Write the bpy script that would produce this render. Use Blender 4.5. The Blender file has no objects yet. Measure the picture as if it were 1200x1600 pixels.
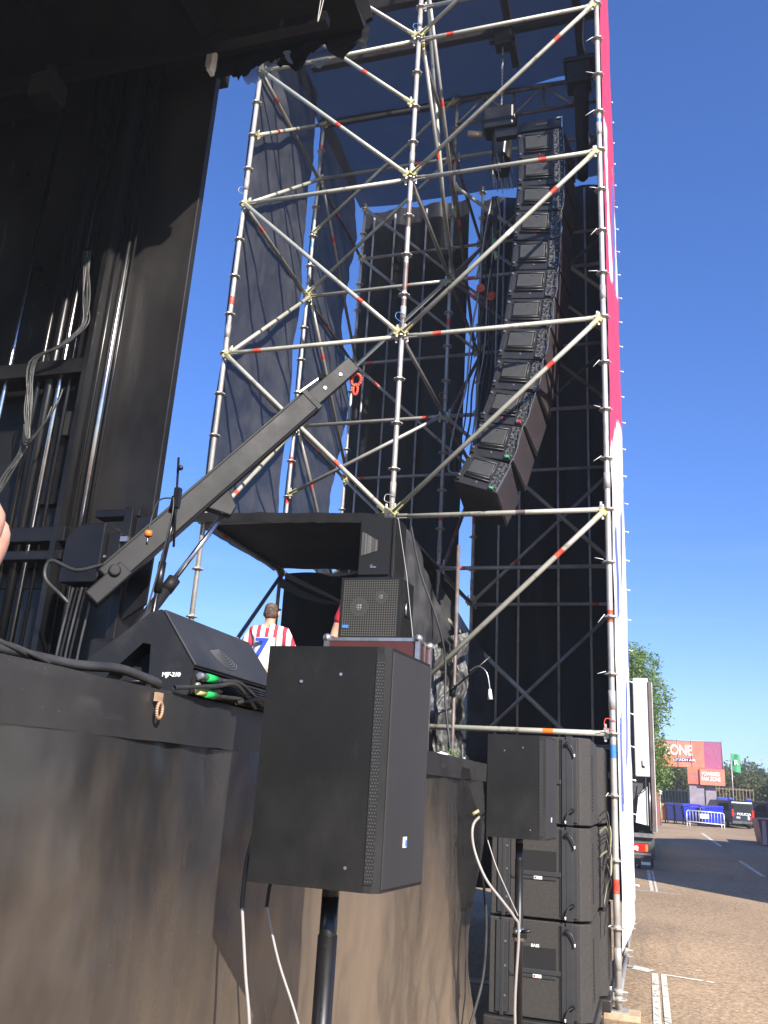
import bpy, bmesh, math, random
from mathutils import Vector, Matrix, noise
random.seed(7)
R = math.radians
S = bpy.context.scene
COL = S.collection

# ------------------------------------------------------------------ camera, sky, sun, exposure
cam_d = bpy.data.cameras.new('camera'); cam = bpy.data.objects.new('camera', cam_d); COL.objects.link(cam)
cam_d.sensor_fit = 'VERTICAL'; cam_d.sensor_height = 24.0; cam_d.lens = 24.0 * 1340 / 1600
cam_d.clip_start = 0.05; cam_d.clip_end = 2000
cam.matrix_world = Matrix(((0.95709831, 0.03371101, 0.28779574, 0),
                           (0.28395125, -0.30704589, -0.90834713, 0),
                           (0.0577452, 0.95109747, -0.30344538, 1.6),
                           (0, 0, 0, 1)))
S.camera = cam
SUN_EL = R(33.0)
sd = Vector((0.57, -0.62, 0)).normalized()
sunvec = Vector((sd.x * math.cos(SUN_EL), sd.y * math.cos(SUN_EL), math.sin(SUN_EL)))
w = bpy.data.worlds.new('World'); S.world = w; w.use_nodes = True
wn = w.node_tree; wn.nodes.clear()
sky = wn.nodes.new('ShaderNodeTexSky'); sky.sky_type = 'NISHITA'; sky.sun_disc = False
sky.sun_elevation = SUN_EL; sky.sun_rotation = math.atan2(sd.x, sd.y)
sky.air_density = 1.0; sky.dust_density = 0.35; sky.ozone_density = 2.2; sky.altitude = 600
bg = wn.nodes.new('ShaderNodeBackground'); bg.inputs['Strength'].default_value = 0.14
wo = wn.nodes.new('ShaderNodeOutputWorld')
geo = wn.nodes.new('ShaderNodeTexCoord'); sx = wn.nodes.new('ShaderNodeSeparateXYZ'); rmp = wn.nodes.new('ShaderNodeValToRGB')
e = rmp.color_ramp.elements; e[0].position = 0.0; e[0].color = (.34, .42, .54, 1); e[1].position = .55; e[1].color = (.31, .50, .84, 1)
k_ = e.new(.10); k_.color = (.40, .50, .70, 1); k_ = e.new(.28); k_.color = (.31, .47, .78, 1)
mul = wn.nodes.new('ShaderNodeMixRGB'); mul.blend_type = 'MULTIPLY'; mul.inputs[0].default_value = 1
wn.links.new(geo.outputs['Generated'], sx.inputs[0]); wn.links.new(sx.outputs['Z'], rmp.inputs[0])
wn.links.new(sky.outputs[0], mul.inputs[1]); wn.links.new(rmp.outputs[0], mul.inputs[2]); cm = wn.nodes.new('ShaderNodeMapping'); cm.inputs['Scale'].default_value = (1.2, 1.2, 16); cn = wn.nodes.new('ShaderNodeTexNoise'); cn.inputs['Scale'].default_value = 2.2; cn.inputs['Detail'].default_value = 7
cr = wn.nodes.new('ShaderNodeMapRange'); cr.inputs[1].default_value = .52; cr.inputs[2].default_value = .80; cr.inputs[4].default_value = .35
lr = wn.nodes.new('ShaderNodeMapRange'); lr.inputs[1].default_value = .30; lr.inputs[2].default_value = .03; lr.inputs[3].default_value = 0.; lr.inputs[4].default_value = 1.
cmul = wn.nodes.new('ShaderNodeMath'); cmul.operation = 'MULTIPLY'; cmix = wn.nodes.new('ShaderNodeMixRGB'); cmix.inputs[2].default_value = (3.2, 3.6, 4.2, 1)
wn.links.new(geo.outputs['Generated'], cm.inputs[0]); wn.links.new(cm.outputs[0], cn.inputs['Vector']); wn.links.new(cn.outputs[0], cr.inputs[0]); wn.links.new(sx.outputs['Z'], lr.inputs[0])
wn.links.new(cr.outputs[0], cmul.inputs[0]); wn.links.new(lr.outputs[0], cmul.inputs[1]); wn.links.new(cmul.outputs[0], cmix.inputs[0]); wn.links.new(mul.outputs[0], cmix.inputs[1]); wn.links.new(cmix.outputs[0], bg.inputs[0])
wn.links.new(bg.outputs[0], wo.inputs[0])
sl = bpy.data.lights.new('sun', 'SUN'); sl.energy = 5.0; sl.angle = R(0.5); sl.color = (1.0, 0.93, 0.83)
so = bpy.data.objects.new('sun', sl); COL.objects.link(so)
so.rotation_euler = sunvec.to_track_quat('Z', 'Y').to_euler()
S.view_settings.view_transform = 'Standard'; S.view_settings.look = 'None'
S.view_settings.exposure = 1.10; S.view_settings.gamma = 1.0
S.render.engine = 'CYCLES'
S.cycles.transparent_max_bounces = 24

# ------------------------------------------------------------------ materials
def mat(name, col, rough=.5, metal=0., col2=None, scale=8., detail=5., bump=0., bscale=60., lo=.4, hi=.65, stretch=(1, 1, 1), alpha=None, spec=.5, coord='Object', rvar=0.):
    m = bpy.data.materials.new(name); m.use_nodes = True
    nt = m.node_tree; N = nt.nodes; L = nt.links
    b = N['Principled BSDF']; out = N['Material Output']
    b.inputs['Base Color'].default_value = (*col, 1); b.inputs['Roughness'].default_value = rough
    b.inputs['Metallic'].default_value = metal; b.inputs['Specular IOR Level'].default_value = spec
    tc = N.new('ShaderNodeTexCoord'); mp = N.new('ShaderNodeMapping'); mp.inputs['Scale'].default_value = stretch
    L.new(tc.outputs[coord], mp.inputs[0])
    if col2:
        n = N.new('ShaderNodeTexNoise'); n.inputs['Scale'].default_value = scale; n.inputs['Detail'].default_value = detail
        n.inputs['Roughness'].default_value = .62
        r = N.new('ShaderNodeValToRGB'); r.color_ramp.elements[0].position = lo; r.color_ramp.elements[1].position = hi
        r.color_ramp.elements[0].color = (*col, 1); r.color_ramp.elements[1].color = (*col2, 1)
        L.new(mp.outputs[0], n.inputs['Vector']); L.new(n.outputs[0], r.inputs[0]); L.new(r.outputs[0], b.inputs['Base Color'])
        if rvar:
            mr = N.new('ShaderNodeMapRange'); mr.inputs[1].default_value = .3; mr.inputs[2].default_value = .7
            mr.inputs[3].default_value = max(.05, rough - rvar); mr.inputs[4].default_value = min(1, rough + rvar)
            L.new(n.outputs[0], mr.inputs[0]); L.new(mr.outputs[0], b.inputs['Roughness'])
    if bump:
        n2 = N.new('ShaderNodeTexNoise'); n2.inputs['Scale'].default_value = bscale; n2.inputs['Detail'].default_value = 4
        bp = N.new('ShaderNodeBump'); bp.inputs['Strength'].default_value = bump; bp.inputs['Distance'].default_value = .0015
        L.new(mp.outputs[0], n2.inputs['Vector']); L.new(n2.outputs[0], bp.inputs['Height']); L.new(bp.outputs[0], b.inputs['Normal'])
    if alpha is not None:
        t = N.new('ShaderNodeBsdfTransparent'); mx = N.new('ShaderNodeMixShader'); mx.inputs[0].default_value = alpha
        L.new(t.outputs[0], mx.inputs[1]); L.new(b.outputs[0], mx.inputs[2]); L.new(mx.outputs[0], out.inputs[0])
    return m

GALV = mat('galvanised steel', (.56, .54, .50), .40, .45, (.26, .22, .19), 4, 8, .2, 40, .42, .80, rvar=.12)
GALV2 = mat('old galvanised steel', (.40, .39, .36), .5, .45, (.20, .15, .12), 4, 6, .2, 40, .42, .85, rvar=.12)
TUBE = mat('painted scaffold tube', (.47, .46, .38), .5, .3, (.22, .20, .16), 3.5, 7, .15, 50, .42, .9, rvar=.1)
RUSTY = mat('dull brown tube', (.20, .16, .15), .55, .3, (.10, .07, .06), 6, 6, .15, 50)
YEL = mat('yellow wedge paint', (.52, .48, .17), .55, .1, (.30, .28, .18), 16, 6, .3, 60, .4, .7)
RED = mat('red tape', (.55, .035, .02), .55, 0, (.65, .12, .06), 18, 4)
ORANGE = mat('orange plastic', (.75, .16, .02), .4)
BLUET = mat('blue sticker', (.05, .20, .50), .4)
WHITE = mat('white plastic', (.78, .78, .76), .4)
MESHC = mat('black shade mesh fabric', (.010, .010, .013), .8, 0, (.046, .044, .044), 2.2, 9, .5, 260, .42, .72, alpha=.94)
ROOFM = mat('navy tinted roof mesh', (.016, .018, .026), .75, 0, (.030, .032, .045), 1.5, 8, .4, 180, .35, .8, alpha=.88)
VINYL = mat('black vinyl tarpaulin', (.009, .009, .010), .5, 0, (.020, .019, .018), 2.0, 8, .25, 25, .35, .8, rvar=.1, stretch=(1, 1, .3), spec=.28)
CANV = mat('black canopy tarpaulin', (.0055, .0055, .0065), .75, 0, (.012, .012, .0125), 2.0, 8, .3, 30, spec=.25)
SKIRT = mat('dusty black stage skirt with painted ground sheen', (.020, .0192, .0192), .28, 0, (.150, .112, .078), .75, 8, .18, 18, .40, .70, rvar=.07, stretch=(1, 1, .34), spec=.65)
FASC = mat('scuffed black fascia board', (.0165, .016, .0165), .42, 0, (.038, .0345, .031), 3, 8, .2, 30, .4, .8)
SPK = mat('fine textured black cabinet paint', (.0055, .0057, .0055), .6, 0, (.0105, .010, .0095), 5, 9, .5, 420, .4, .8, spec=.28)
SPKF = mat('black acoustic front cloth', (.015, .0148, .016), .75, 0, (.023, .0215, .023), 1.2, 6, .3, 500)
SUBM = mat('textured dusty subwoofer paint', (.026, .0235, .021), .65, 0, (.046, .041, .035), 60, 4, .9, 260, .35, .7)
SUBP = mat('flat dark rigging plate', (.021, .022, .024), .55, 0, (.030, .030, .031), 3, 6, .15, 60)
GRILL = mat('black steel grille', (.025, .025, .025), .4, .5)
DARK = mat('deep black recess', (.006, .006, .006), .8)
STEEL = mat('black painted steel', (.0055, .005, .0054), .38, .05, (.012, .011, .011), 2.5, 7, .15, 30, .4, .8, rvar=.12)
STEELG = mat('glossy black steel post', (.022, .020, .021), .25, .4, (.014, .013, .013), 3, 6)
CHROME = mat('bright steel', (.62, .60, .60), .22, 1.0, (.45, .43, .42), 6, 4)
RUBBER = mat('black rubber cable', (.020, .020, .020), .45, 0, (.05, .048, .046), 6, 5)
CABLEG = mat('sun faded grey cable', (.30, .28, .26), .4)
ARRAYM = mat('line array cabinet paint', (.013, .013, .0145), .5, 0, (.021, .0205, .022), 9, 6, .5, 300)
ARRAYP = mat('line array rear panel', (.034, .035, .035), .6, 0, (.046, .046, .045), 9, 6, .2, 100)
ARRAYS = mat('line array side panel', (.030, .024, .027), .55, 0, (.045, .034, .038), 3, 6, .4, 200)
ALU = mat('bare aluminium edge', (.55, .54, .53), .35, .9, (.40, .38, .37), 12, 5)
CASE = mat('maroon flight case laminate', (.085, .022, .018), .4, 0, (.055, .018, .016), 3, 5)
WHT = mat('white painted truck body', (.74, .73, .70), .45, 0, (.60, .58, .54), 2.5, 6)
TRD = mat('dark truck chassis', (.05, .048, .050), .6, 0, (.09, .085, .08), 5, 5)
TIRE = mat('tyre rubber', (.02, .02, .02), .8)
REDL = mat('red tail light lens', (.55, .015, .01), .2)
AMB = mat('amber lens', (.75, .22, .02), .2)
SKIN = mat('sunlit skin', (.62, .34, .24), .55, 0, (.52, .26, .18), 14, 4)
HAIR = mat('short dark hair', (.035, .024, .020), .8, 0, (.16, .10, .075), 42, 6, 1.0, 90, .42, .62)
WOOD = mat('raw timber pad', (.50, .38, .24), .7, 0, (.36, .25, .15), 12, 5, .2, 30, stretch=(1, 6, 1))

def ground_mat():
    m = bpy.data.materials.new('worn tan asphalt'); m.use_nodes = True
    N = m.node_tree.nodes; L = m.node_tree.links; b = N['Principled BSDF']; b.inputs['Roughness'].default_value = .9
    b.inputs['Specular IOR Level'].default_value = .25
    tc = N.new('ShaderNodeTexCoord')
    v = N.new('ShaderNodeTexVoronoi'); v.inputs['Scale'].default_value = 55
    n1 = N.new('ShaderNodeTexNoise'); n1.inputs['Scale'].default_value = .35; n1.inputs['Detail'].default_value = 8
    n2 = N.new('ShaderNodeTexNoise'); n2.inputs['Scale'].default_value = 22; n2.inputs['Detail'].default_value = 6; n2.inputs['Roughness'].default_value = .75
    for n in (v, n1, n2): L.new(tc.outputs['Object'], n.inputs['Vector'])
    r1 = N.new('ShaderNodeValToRGB'); e = r1.color_ramp.elements
    e[0].color = (.275, .208, .143, 1); e[1].color = (.375, .290, .200, 1); e[0].position = .35; e[1].position = .7
    L.new(n1.outputs[0], r1.inputs[0])
    r2 = N.new('ShaderNodeValToRGB'); e = r2.color_ramp.elements
    e[0].color = (.45, .42, .38, 1); e[1].color = (1.55, 1.5, 1.42, 1); e[0].position = .30; e[1].position = .72
    L.new(n2.outputs[0], r2.inputs[0])
    mx = N.new('ShaderNodeMixRGB'); mx.blend_type = 'MULTIPLY'; mx.inputs[0].default_value = 1
    L.new(r1.outputs[0], mx.inputs[1]); L.new(r2.outputs[0], mx.inputs[2])
    r3 = N.new('ShaderNodeValToRGB'); e = r3.color_ramp.elements
    e[0].color = (.62, .60, .57, 1); e[1].color = (1.25, 1.22, 1.18, 1); e[0].position = .1; e[1].position = .9
    L.new(v.outputs['Color'], r3.inputs[0])
    mx2 = N.new('ShaderNodeMixRGB'); mx2.blend_type = 'MULTIPLY'; mx2.inputs[0].default_value = .8
    L.new(mx.outputs[0], mx2.inputs[1]); L.new(r3.outputs[0], mx2.inputs[2])
    L.new(mx2.outputs[0], b.inputs['Base Color'])
    bp = N.new('ShaderNodeBump'); bp.inputs['Strength'].default_value = .6; bp.inputs['Distance'].default_value = .01
    L.new(n2.outputs[0], bp.inputs['Height']); L.new(bp.outputs[0], b.inputs['Normal'])
    return m
GROUND = ground_mat()

def line_mat():
    m = bpy.data.materials.new('worn white road paint'); m.use_nodes = True
    N = m.node_tree.nodes; L = m.node_tree.links; b = N['Principled BSDF']; b.inputs['Roughness'].default_value = .8
    b.inputs['Base Color'].default_value = (.60, .57, .48, 1)
    tc = N.new('ShaderNodeTexCoord'); n = N.new('ShaderNodeTexNoise'); n.inputs['Scale'].default_value = 14; n.inputs['Detail'].default_value = 8
    n.inputs['Roughness'].default_value = .75
    L.new(tc.outputs['Object'], n.inputs['Vector'])
    r = N.new('ShaderNodeValToRGB'); r.color_ramp.elements[0].position = .36; r.color_ramp.elements[1].position = .50
    L.new(n.outputs[0], r.inputs[0])
    t = N.new('ShaderNodeBsdfTransparent'); mx = N.new('ShaderNodeMixShader')
    L.new(r.outputs[0], mx.inputs[0]); L.new(t.outputs[0], mx.inputs[1]); L.new(b.outputs[0], mx.inputs[2])
    L.new(mx.outputs[0], N['Material Output'].inputs[0])
    return m
LINE = line_mat()

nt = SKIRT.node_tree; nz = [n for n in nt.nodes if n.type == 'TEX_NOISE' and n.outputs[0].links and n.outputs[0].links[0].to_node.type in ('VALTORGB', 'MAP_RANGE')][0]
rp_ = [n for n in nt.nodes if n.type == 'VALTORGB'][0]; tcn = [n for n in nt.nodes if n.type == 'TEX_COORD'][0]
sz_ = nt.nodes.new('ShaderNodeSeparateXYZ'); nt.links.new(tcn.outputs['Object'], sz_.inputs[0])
m1 = nt.nodes.new('ShaderNodeMath'); m1.operation = 'MULTIPLY_ADD'; m1.inputs[1].default_value = -.26; m1.inputs[2].default_value = .30; nt.links.new(sz_.outputs['Z'], m1.inputs[0])  # browner toward the hem: dust, plus ground-reflected sheen painted into the colour
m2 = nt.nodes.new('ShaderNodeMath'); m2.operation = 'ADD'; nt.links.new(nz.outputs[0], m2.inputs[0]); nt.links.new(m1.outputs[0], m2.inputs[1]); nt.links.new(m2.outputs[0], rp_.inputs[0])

def overlay(m, col, scale, lo, hi, stretch, amount, detail=6):
    nt = m.node_tree; N = nt.nodes; L = nt.links; b = N['Principled BSDF']
    tc = [n for n in N if n.type == 'TEX_COORD'][0]; mp = N.new('ShaderNodeMapping'); mp.inputs['Scale'].default_value = stretch; mp.inputs['Location'].default_value = (3.1, 1.7, 5.3)
    n = N.new('ShaderNodeTexNoise'); n.inputs['Scale'].default_value = scale; n.inputs['Detail'].default_value = detail; n.inputs['Roughness'].default_value = .6
    r = N.new('ShaderNodeMapRange'); r.inputs[1].default_value = lo; r.inputs[2].default_value = hi; r.inputs[4].default_value = amount
    mx = N.new('ShaderNodeMixRGB'); mx.inputs[2].default_value = (*col, 1)
    L.new(tc.outputs['Object'], mp.inputs[0]); L.new(mp.outputs[0], n.inputs['Vector']); L.new(n.outputs[0], r.inputs[0]); L.new(r.outputs[0], mx.inputs[0])
    src = b.inputs['Base Color'].links[0].from_socket; L.new(src, mx.inputs[1]); L.new(mx.outputs[0], b.inputs['Base Color'])
overlay(SPK, (.10, .097, .09), 190, .765, .79, (1, 1, 1), .7, 2)
overlay(SPK, (.026, .025, .023), 3.2, .50, .72, (1, 1, .6), .7, 9)
overlay(SPK, (.05, .048, .045), 9, .66, .72, (1, 1, .12), .45, 4)
overlay(SUBM, (.10, .095, .085), 120, .70, .74, (1, 1, 1), .8, 2)
overlay(SKIRT, (.15, .13, .11), 5, .63, .74, (1, 1.2, .10), .5, 8)
overlay(SKIRT, (.20, .18, .16), 60, .74, .77, (1, 1, .5), .6, 3)
overlay(SKIRT, (.008, .008, .009), 1.6, .55, .70, (1, .8, .35), .7, 6)
overlay(FASC, (.055, .053, .050), 7, .58, .72, (1, .4, 1.6), .6, 8)
overlay(GROUND, (.13, .10, .075), .9, .56, .66, (1, .18, 1), .45, 7)
overlay(GROUND, (.50, .42, .32), 38, .66, .72, (1, 1, 1), .6, 3)
overlay(GROUND, (.10, .08, .065), 1.7, .70, .74, (1, 1, 1), .55, 9)
overlay(TUBE, (.16, .12, .09), 9, .60, .68, (1, 1, 1), .75, 6)
overlay(GALV, (.20, .15, .11), 7, .62, .70, (1, 1, .5), .7, 6)
overlay(STEEL, (.07, .065, .06), 14, .66, .70, (1, 1, .2), .5, 5)

# ------------------------------------------------------------------ mesh helpers
def ortho(d):
    d = d.normalized(); a = Vector((0, 0, 1)) if abs(d.z) < .9 else Vector((1, 0, 0))
    u = d.cross(a).normalized(); return u, d.cross(u).normalized()
class MB:
    def __init__(s, *mats): s.v = []; s.f = []; s.m = []; s.sm = []; s.mats = list(mats)
    def mi(s, m):
        if m is None: return 0
        if m not in s.mats: s.mats.append(m)
        return s.mats.index(m)
    def face(s, pts, m=None, smooth=False):
        i = len(s.v); s.v += [Vector(p) for p in pts]; s.f.append(list(range(i, i + len(pts)))); s.m.append(s.mi(m)); s.sm.append(smooth)
    def tube(s, p0, p1, r, n=10, m=None, bands=(), r1=None, cap=True):
        p0 = Vector(p0); p1 = Vector(p1); d = p1 - p0; u, v = ortho(d); r1 = r if r1 is None else r1
        L = d.length
        cuts = [(0., None)]
        for a, b, mm in sorted(bands, key=lambda q: q[0]): cuts += [(a, mm), (b, None)]
        cuts.append((1., None)); base = len(s.v)
        for t, _ in cuts:
            c = p0 + d * t; rr = r + (r1 - r) * t
            for k in range(n):
                a = 2 * math.pi * k / n; s.v.append(c + (u * math.cos(a) + v * math.sin(a)) * rr)
        for j in range(len(cuts) - 1):
            mm = s.mi(cuts[j][1]) if cuts[j][1] else s.mi(m)
            if cuts[j + 1][0] - cuts[j][0] < 1e-6: continue
            for k in range(n):
                a = base + j * n + k; b = base + j * n + (k + 1) % n
                s.f.append([a, b, b + n, a + n]); s.m.append(mm); s.sm.append(True)
        if cap:
            s.f.append([base + k for k in range(n)][::-1]); s.m.append(s.mi(m)); s.sm.append(False)
            e = base + (len(cuts) - 1) * n; s.f.append([e + k for k in range(n)]); s.m.append(s.mi(m)); s.sm.append(False)
    def path(s, pts, r, n=8, m=None):
        pts = [Vector(p) for p in pts]
        # catmull-rom smoothing
        q = []
        for i in range(len(pts) - 1):
            a = pts[max(i - 1, 0)]; b = pts[i]; c = pts[i + 1]; d = pts[min(i + 2, len(pts) - 1)]
            for k in range(5):
                t = k / 5.; q.append(.5 * ((2 * b) + (c - a) * t + (2 * a - 5 * b + 4 * c - d) * t * t + (3 * b - a - 3 * c + d) * t ** 3))
        q.append(pts[-1]); base = len(s.v); u = None
        for i, p in enumerate(q):
            t = (q[min(i + 1, len(q) - 1)] - q[max(i - 1, 0)])
            if t.length < 1e-7: t = Vector((0, 0, 1))
            t.normalize()
            if u is None: u, _ = ortho(t)
            u = (u - t * u.dot(t)).normalized(); v = t.cross(u)
            for k in range(n):
                a = 2 * math.pi * k / n; s.v.append(p + (u * math.cos(a) + v * math.sin(a)) * r)
        for j in range(len(q) - 1):
            for k in range(n):
                a = base + j * n + k; b = base + j * n + (k + 1) % n
                s.f.append([a, b, b + n, a + n]); s.m.append(s.mi(m)); s.sm.append(True)
    def hexa(s, c, m=None):
        """8 corners: 0-3 bottom ring, 4-7 top ring"""
        i = len(s.v); s.v += [Vector(p) for p in c]; k = s.mi(m)
        for f in ((3, 2, 1, 0), (4, 5, 6, 7), (0, 1, 5, 4), (1, 2, 6, 5), (2, 3, 7, 6), (3, 0, 4, 7)):
            s.f.append([i + q for q in f]); s.m.append(k); s.sm.append(False)
    def box(s, lo, hi, m=None, M=None):
        x0, y0, z0 = lo; x1, y1, z1 = hi
        c = [(x0, y0, z0), (x1, y0, z0), (x1, y1, z0), (x0, y1, z0), (x0, y0, z1), (x1, y0, z1), (x1, y1, z1), (x0, y1, z1)]
        if M is not None: c = [M @ Vector(p) for p in c]
        s.hexa(c, m)
    def beam(s, p0, p1, wd, ht, m=None, up=(0, 0, 1)):
        p0 = Vector(p0); p1 = Vector(p1); d = (p1 - p0).normalized(); side = d.cross(Vector(up)).normalized(); u = side.cross(d)
        a = side * wd / 2; b = u * ht / 2
        s.hexa([p0 - a - b, p0 + a - b, p1 + a - b, p1 - a - b, p0 - a + b, p0 + a + b, p1 + a + b, p1 - a + b], m)
    def prism(s, poly, ext, m=None, mside=None):
        ext = Vector(ext); n = len(poly); i = len(s.v); s.v += [Vector(p) for p in poly] + [Vector(p) + ext for p in poly]
        s.f.append([i + k for k in range(n)][::-1]); s.m.append(s.mi(m)); s.sm.append(False)
        s.f.append([i + n + k for k in range(n)]); s.m.append(s.mi(m)); s.sm.append(False)
        for k in range(n):
            q = (k + 1) % n; s.f.append([i + k, i + q, i + n + q, i + n + k]); s.m.append(s.mi(mside or m)); s.sm.append(False)
    def grid(s, fn, nu, nv, m=None, mfn=None):
        base = len(s.v)
        for j in range(nv + 1):
            for i in range(nu + 1): s.v.append(Vector(fn(i / nu, j / nv)))
        for j in range(nv):
            for i in range(nu):
                a = base + j * (nu + 1) + i
                s.f.append([a, a + 1, a + nu + 2, a + nu + 1]); s.sm.append(True)
                s.m.append(s.mi(mfn((i + .5) / nu, (j + .5) / nv)) if mfn else s.mi(m))
    def sphere(s, c, r, m=None, nu=12, nv=8, sc=(1, 1, 1)):
        c = Vector(c)
        s.grid(lambda u, v: c + Vector((math.cos(2 * math.pi * u) * math.sin(math.pi * v) * sc[0], math.sin(2 * math.pi * u) * math.sin(math.pi * v) * sc[1], math.cos(math.pi * v) * sc[2])) * r, nu, nv, m)
    def build(s, name, mats=None, parent=None, label=None, bevel=0., weld=False):
        if mats is not None:
            mats = mats if isinstance(mats, (list, tuple)) else [mats]
            rest = [q for q in s.mats if q not in mats]
            assert not s.mats or s.mats[0] in mats or True
            mm = [mats[0]] + s.mats if (0 in s.m and (not s.mats)) else s.mats
            if not s.mats: mm = [mats[0]]
        else: mm = s.mats
        off = Vector((0, 0, 0))
        if parent is not None:
            q = parent
            while q is not None: off += q.location; q = q.parent
        me = bpy.data.meshes.new(name)
        me.from_pydata([tuple(v - off) for v in s.v], [], s.f)
        for q in mm: me.materials.append(q)
        me.polygons.foreach_set('material_index', s.m); me.polygons.foreach_set('use_smooth', s.sm)
        me.update()
        o = bpy.data.objects.new(name, me); COL.objects.link(o)
        if parent is not None: o.parent = parent
        if label: o['label'] = label
        if bevel:
            b = o.modifiers.new('bevel', 'BEVEL'); b.width = bevel; b.segments = 2; b.limit_method = 'ANGLE'; b.angle_limit = R(35)
        return o
def mb(m): return MB(m)
def tag(o, label, cat, group=None, kind=None):
    if label: o['label'] = label
    if cat: o['category'] = cat
    if group: o['group'] = group
    if kind: o['kind'] = kind
    return o
def thing(name, label, cat, loc=(0, 0, 0), group=None):
    o = bpy.data.objects.new(name, None); COL.objects.link(o); o.location = loc; o.empty_display_size = .1
    return tag(o, label, cat, group)
def copy_tree(o, loc, label=None):
    c = o.copy(); COL.objects.link(c); c.location = loc
    if label: c['label'] = label
    for ch in list(o.children):
        d = ch.copy(); COL.objects.link(d); d.parent = c
        for g in list(ch.children):
            e = g.copy(); COL.objects.link(e); e.parent = d
    return c
def text(name, body, size, M, m, parent=None, ext=.0015, squash=1.0):
    """M: 4x4 placing local XY text plane in the world (before parent offset)"""
    cu = bpy.data.curves.new(name, 'FONT'); cu.body = body; cu.size = size; cu.extrude = ext; cu.align_x = 'CENTER'; cu.align_y = 'CENTER'; cu.offset = size * .02
    to = bpy.data.objects.new('tmp', cu); COL.objects.link(to)
    dg = bpy.context.evaluated_depsgraph_get(); me = bpy.data.meshes.new_from_object(to.evaluated_get(dg))
    bpy.data.objects.remove(to); bpy.data.curves.remove(cu)
    off = Vector((0, 0, 0)); q = parent
    while q is not None: off += q.location; q = q.parent
    me.transform(Matrix.Translation(-off) @ M @ Matrix.Diagonal((squash, 1, 1, 1)))
    me.materials.clear(); me.materials.append(m)
    o = bpy.data.objects.new(name, me); COL.objects.link(o); o.parent = parent
    return o
def frame(o, x, y):
    o = Vector(o); x = Vector(x).normalized(); y = Vector(y).normalized(); z = x.cross(y).normalized()
    return Matrix(((x.x, y.x, z.x, o.x), (x.y, y.y, z.y, o.y), (x.z, y.z, z.z, o.z), (0, 0, 0, 1)))
def fbm(x, y, z=0., o=4):
    return noise.fractal(Vector((x, y, z)), 1.0, 2.0, o)
def g(y): return .0165 * max(0., y - 8.)

# ------------------------------------------------------------------ ground, markings, hills
b = MB(GROUND)
ys = [-60, -20, -5, 0, 4, 8, 12, 16, 20, 25, 30, 36, 44, 52, 64, 80, 110, 160, 260, 500]
xs = [-500, -200, -80, -40, -20, -10, -5, 0, 5, 10, 20, 40, 80, 200, 500]
for j in range(len(ys) - 1):
    for i in range(len(xs) - 1):
        b.face([(xs[i], ys[j], g(ys[j])), (xs[i + 1], ys[j], g(ys[j])), (xs[i + 1], ys[j + 1], g(ys[j + 1])), (xs[i], ys[j + 1], g(ys[j + 1]))])
gr = b.build('ground'); tag(gr, None, None, kind='structure')
b = MB(LINE)
def stripe(x0, y0, x1, y1, wd):
    d = Vector((x1 - x0, y1 - y0, 0)); n = max(1, int(d.length / 1.5)); s_ = Vector((-d.y, d.x, 0)).normalized() * wd / 2
    for k in range(n):
        a = Vector((x0, y0, 0)) + d * k / n; c = Vector((x0, y0, 0)) + d * (k + 1) / n
        q = [a - s_, c - s_, c + s_, a + s_]; b.face([(p.x, p.y, g(p.y) + .005) for p in q])
stripe(.0, 5.5, -.03, 9.62, .06); stripe(.075, 5.5, .05, 9.62, .05)
stripe(.06, 9.60, .50, 9.50, .05); stripe(-.34, 9.86, -.06, 9.70, .17)
stripe(-.05, 16.6, -.13, 20.6, .06); stripe(.03, 16.6, -.05, 20.6, .035); stripe(-.6, 16.7, .42, 16.5, .05)
stripe(2.22, 21.3, 2.1, 25.4, .10); stripe(2.04, 31, 1.88, 39.0, .12); stripe(5, 10.5, 4.9, 15, .1)
tag(b.build('parking_lines'), None, None, kind='structure')

# ------------------------------------------------------------------ scaffold tower
XL, XM, XR = -4.44, -2.37, -.30
Y0, Y1, Y2 = 7.73, 9.80, 11.87
def Z(h): return h + .13
node = {'L': (XL, Y0), 'M': (XM, Y0), 'R': (XR, Y0), 'B1': (XL, Y1), 'B2': (XM, Y1), 'B3': (XR, Y1), 'C1': (XL, Y2), 'C2': (XM, Y2), 'C3': (XR, Y2)}
def P(n, h): return Vector((*node[n], Z(h)))
tower = thing('scaffold_tower', 'tall ringlock scaffold tower of galvanised tubes carrying the hung loudspeaker column', 'scaffold tower', (XM, Y1, 0))
stand = {}
tops = {'L': 12.2, 'M': 13, 'R': 12.6, 'B1': 11.15, 'B2': 11.15, 'B3': 12.6, 'C1': 11.12, 'C2': 11.12, 'C3': 11.12}
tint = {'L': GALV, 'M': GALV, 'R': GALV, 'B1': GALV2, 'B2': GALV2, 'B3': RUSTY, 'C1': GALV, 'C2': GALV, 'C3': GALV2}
sb = {'L': [(6.62, RED)], 'M': [(7.35, RUSTY), (6.55, RUSTY), (6.1, RUSTY)], 'R': [(2.95, RED), (8.3, BLUET), (6.2, BLUET), (4.25, BLUET), (1.8, BLUET), (2.2, GALV2), (.75, RED)], 'B1': [(10.5, RED), (8.8, BLUET), (5.45, RED), (4.9, RED), (4.1, RED)], 'B2': [(9.9, RED), (7.3, RED), (4.6, RED)], 'C1': [(6.9, RED)], 'C2': [(5.2, RED)]}
ros_src = None; nros = 0; rest = MB(GALV)
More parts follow.
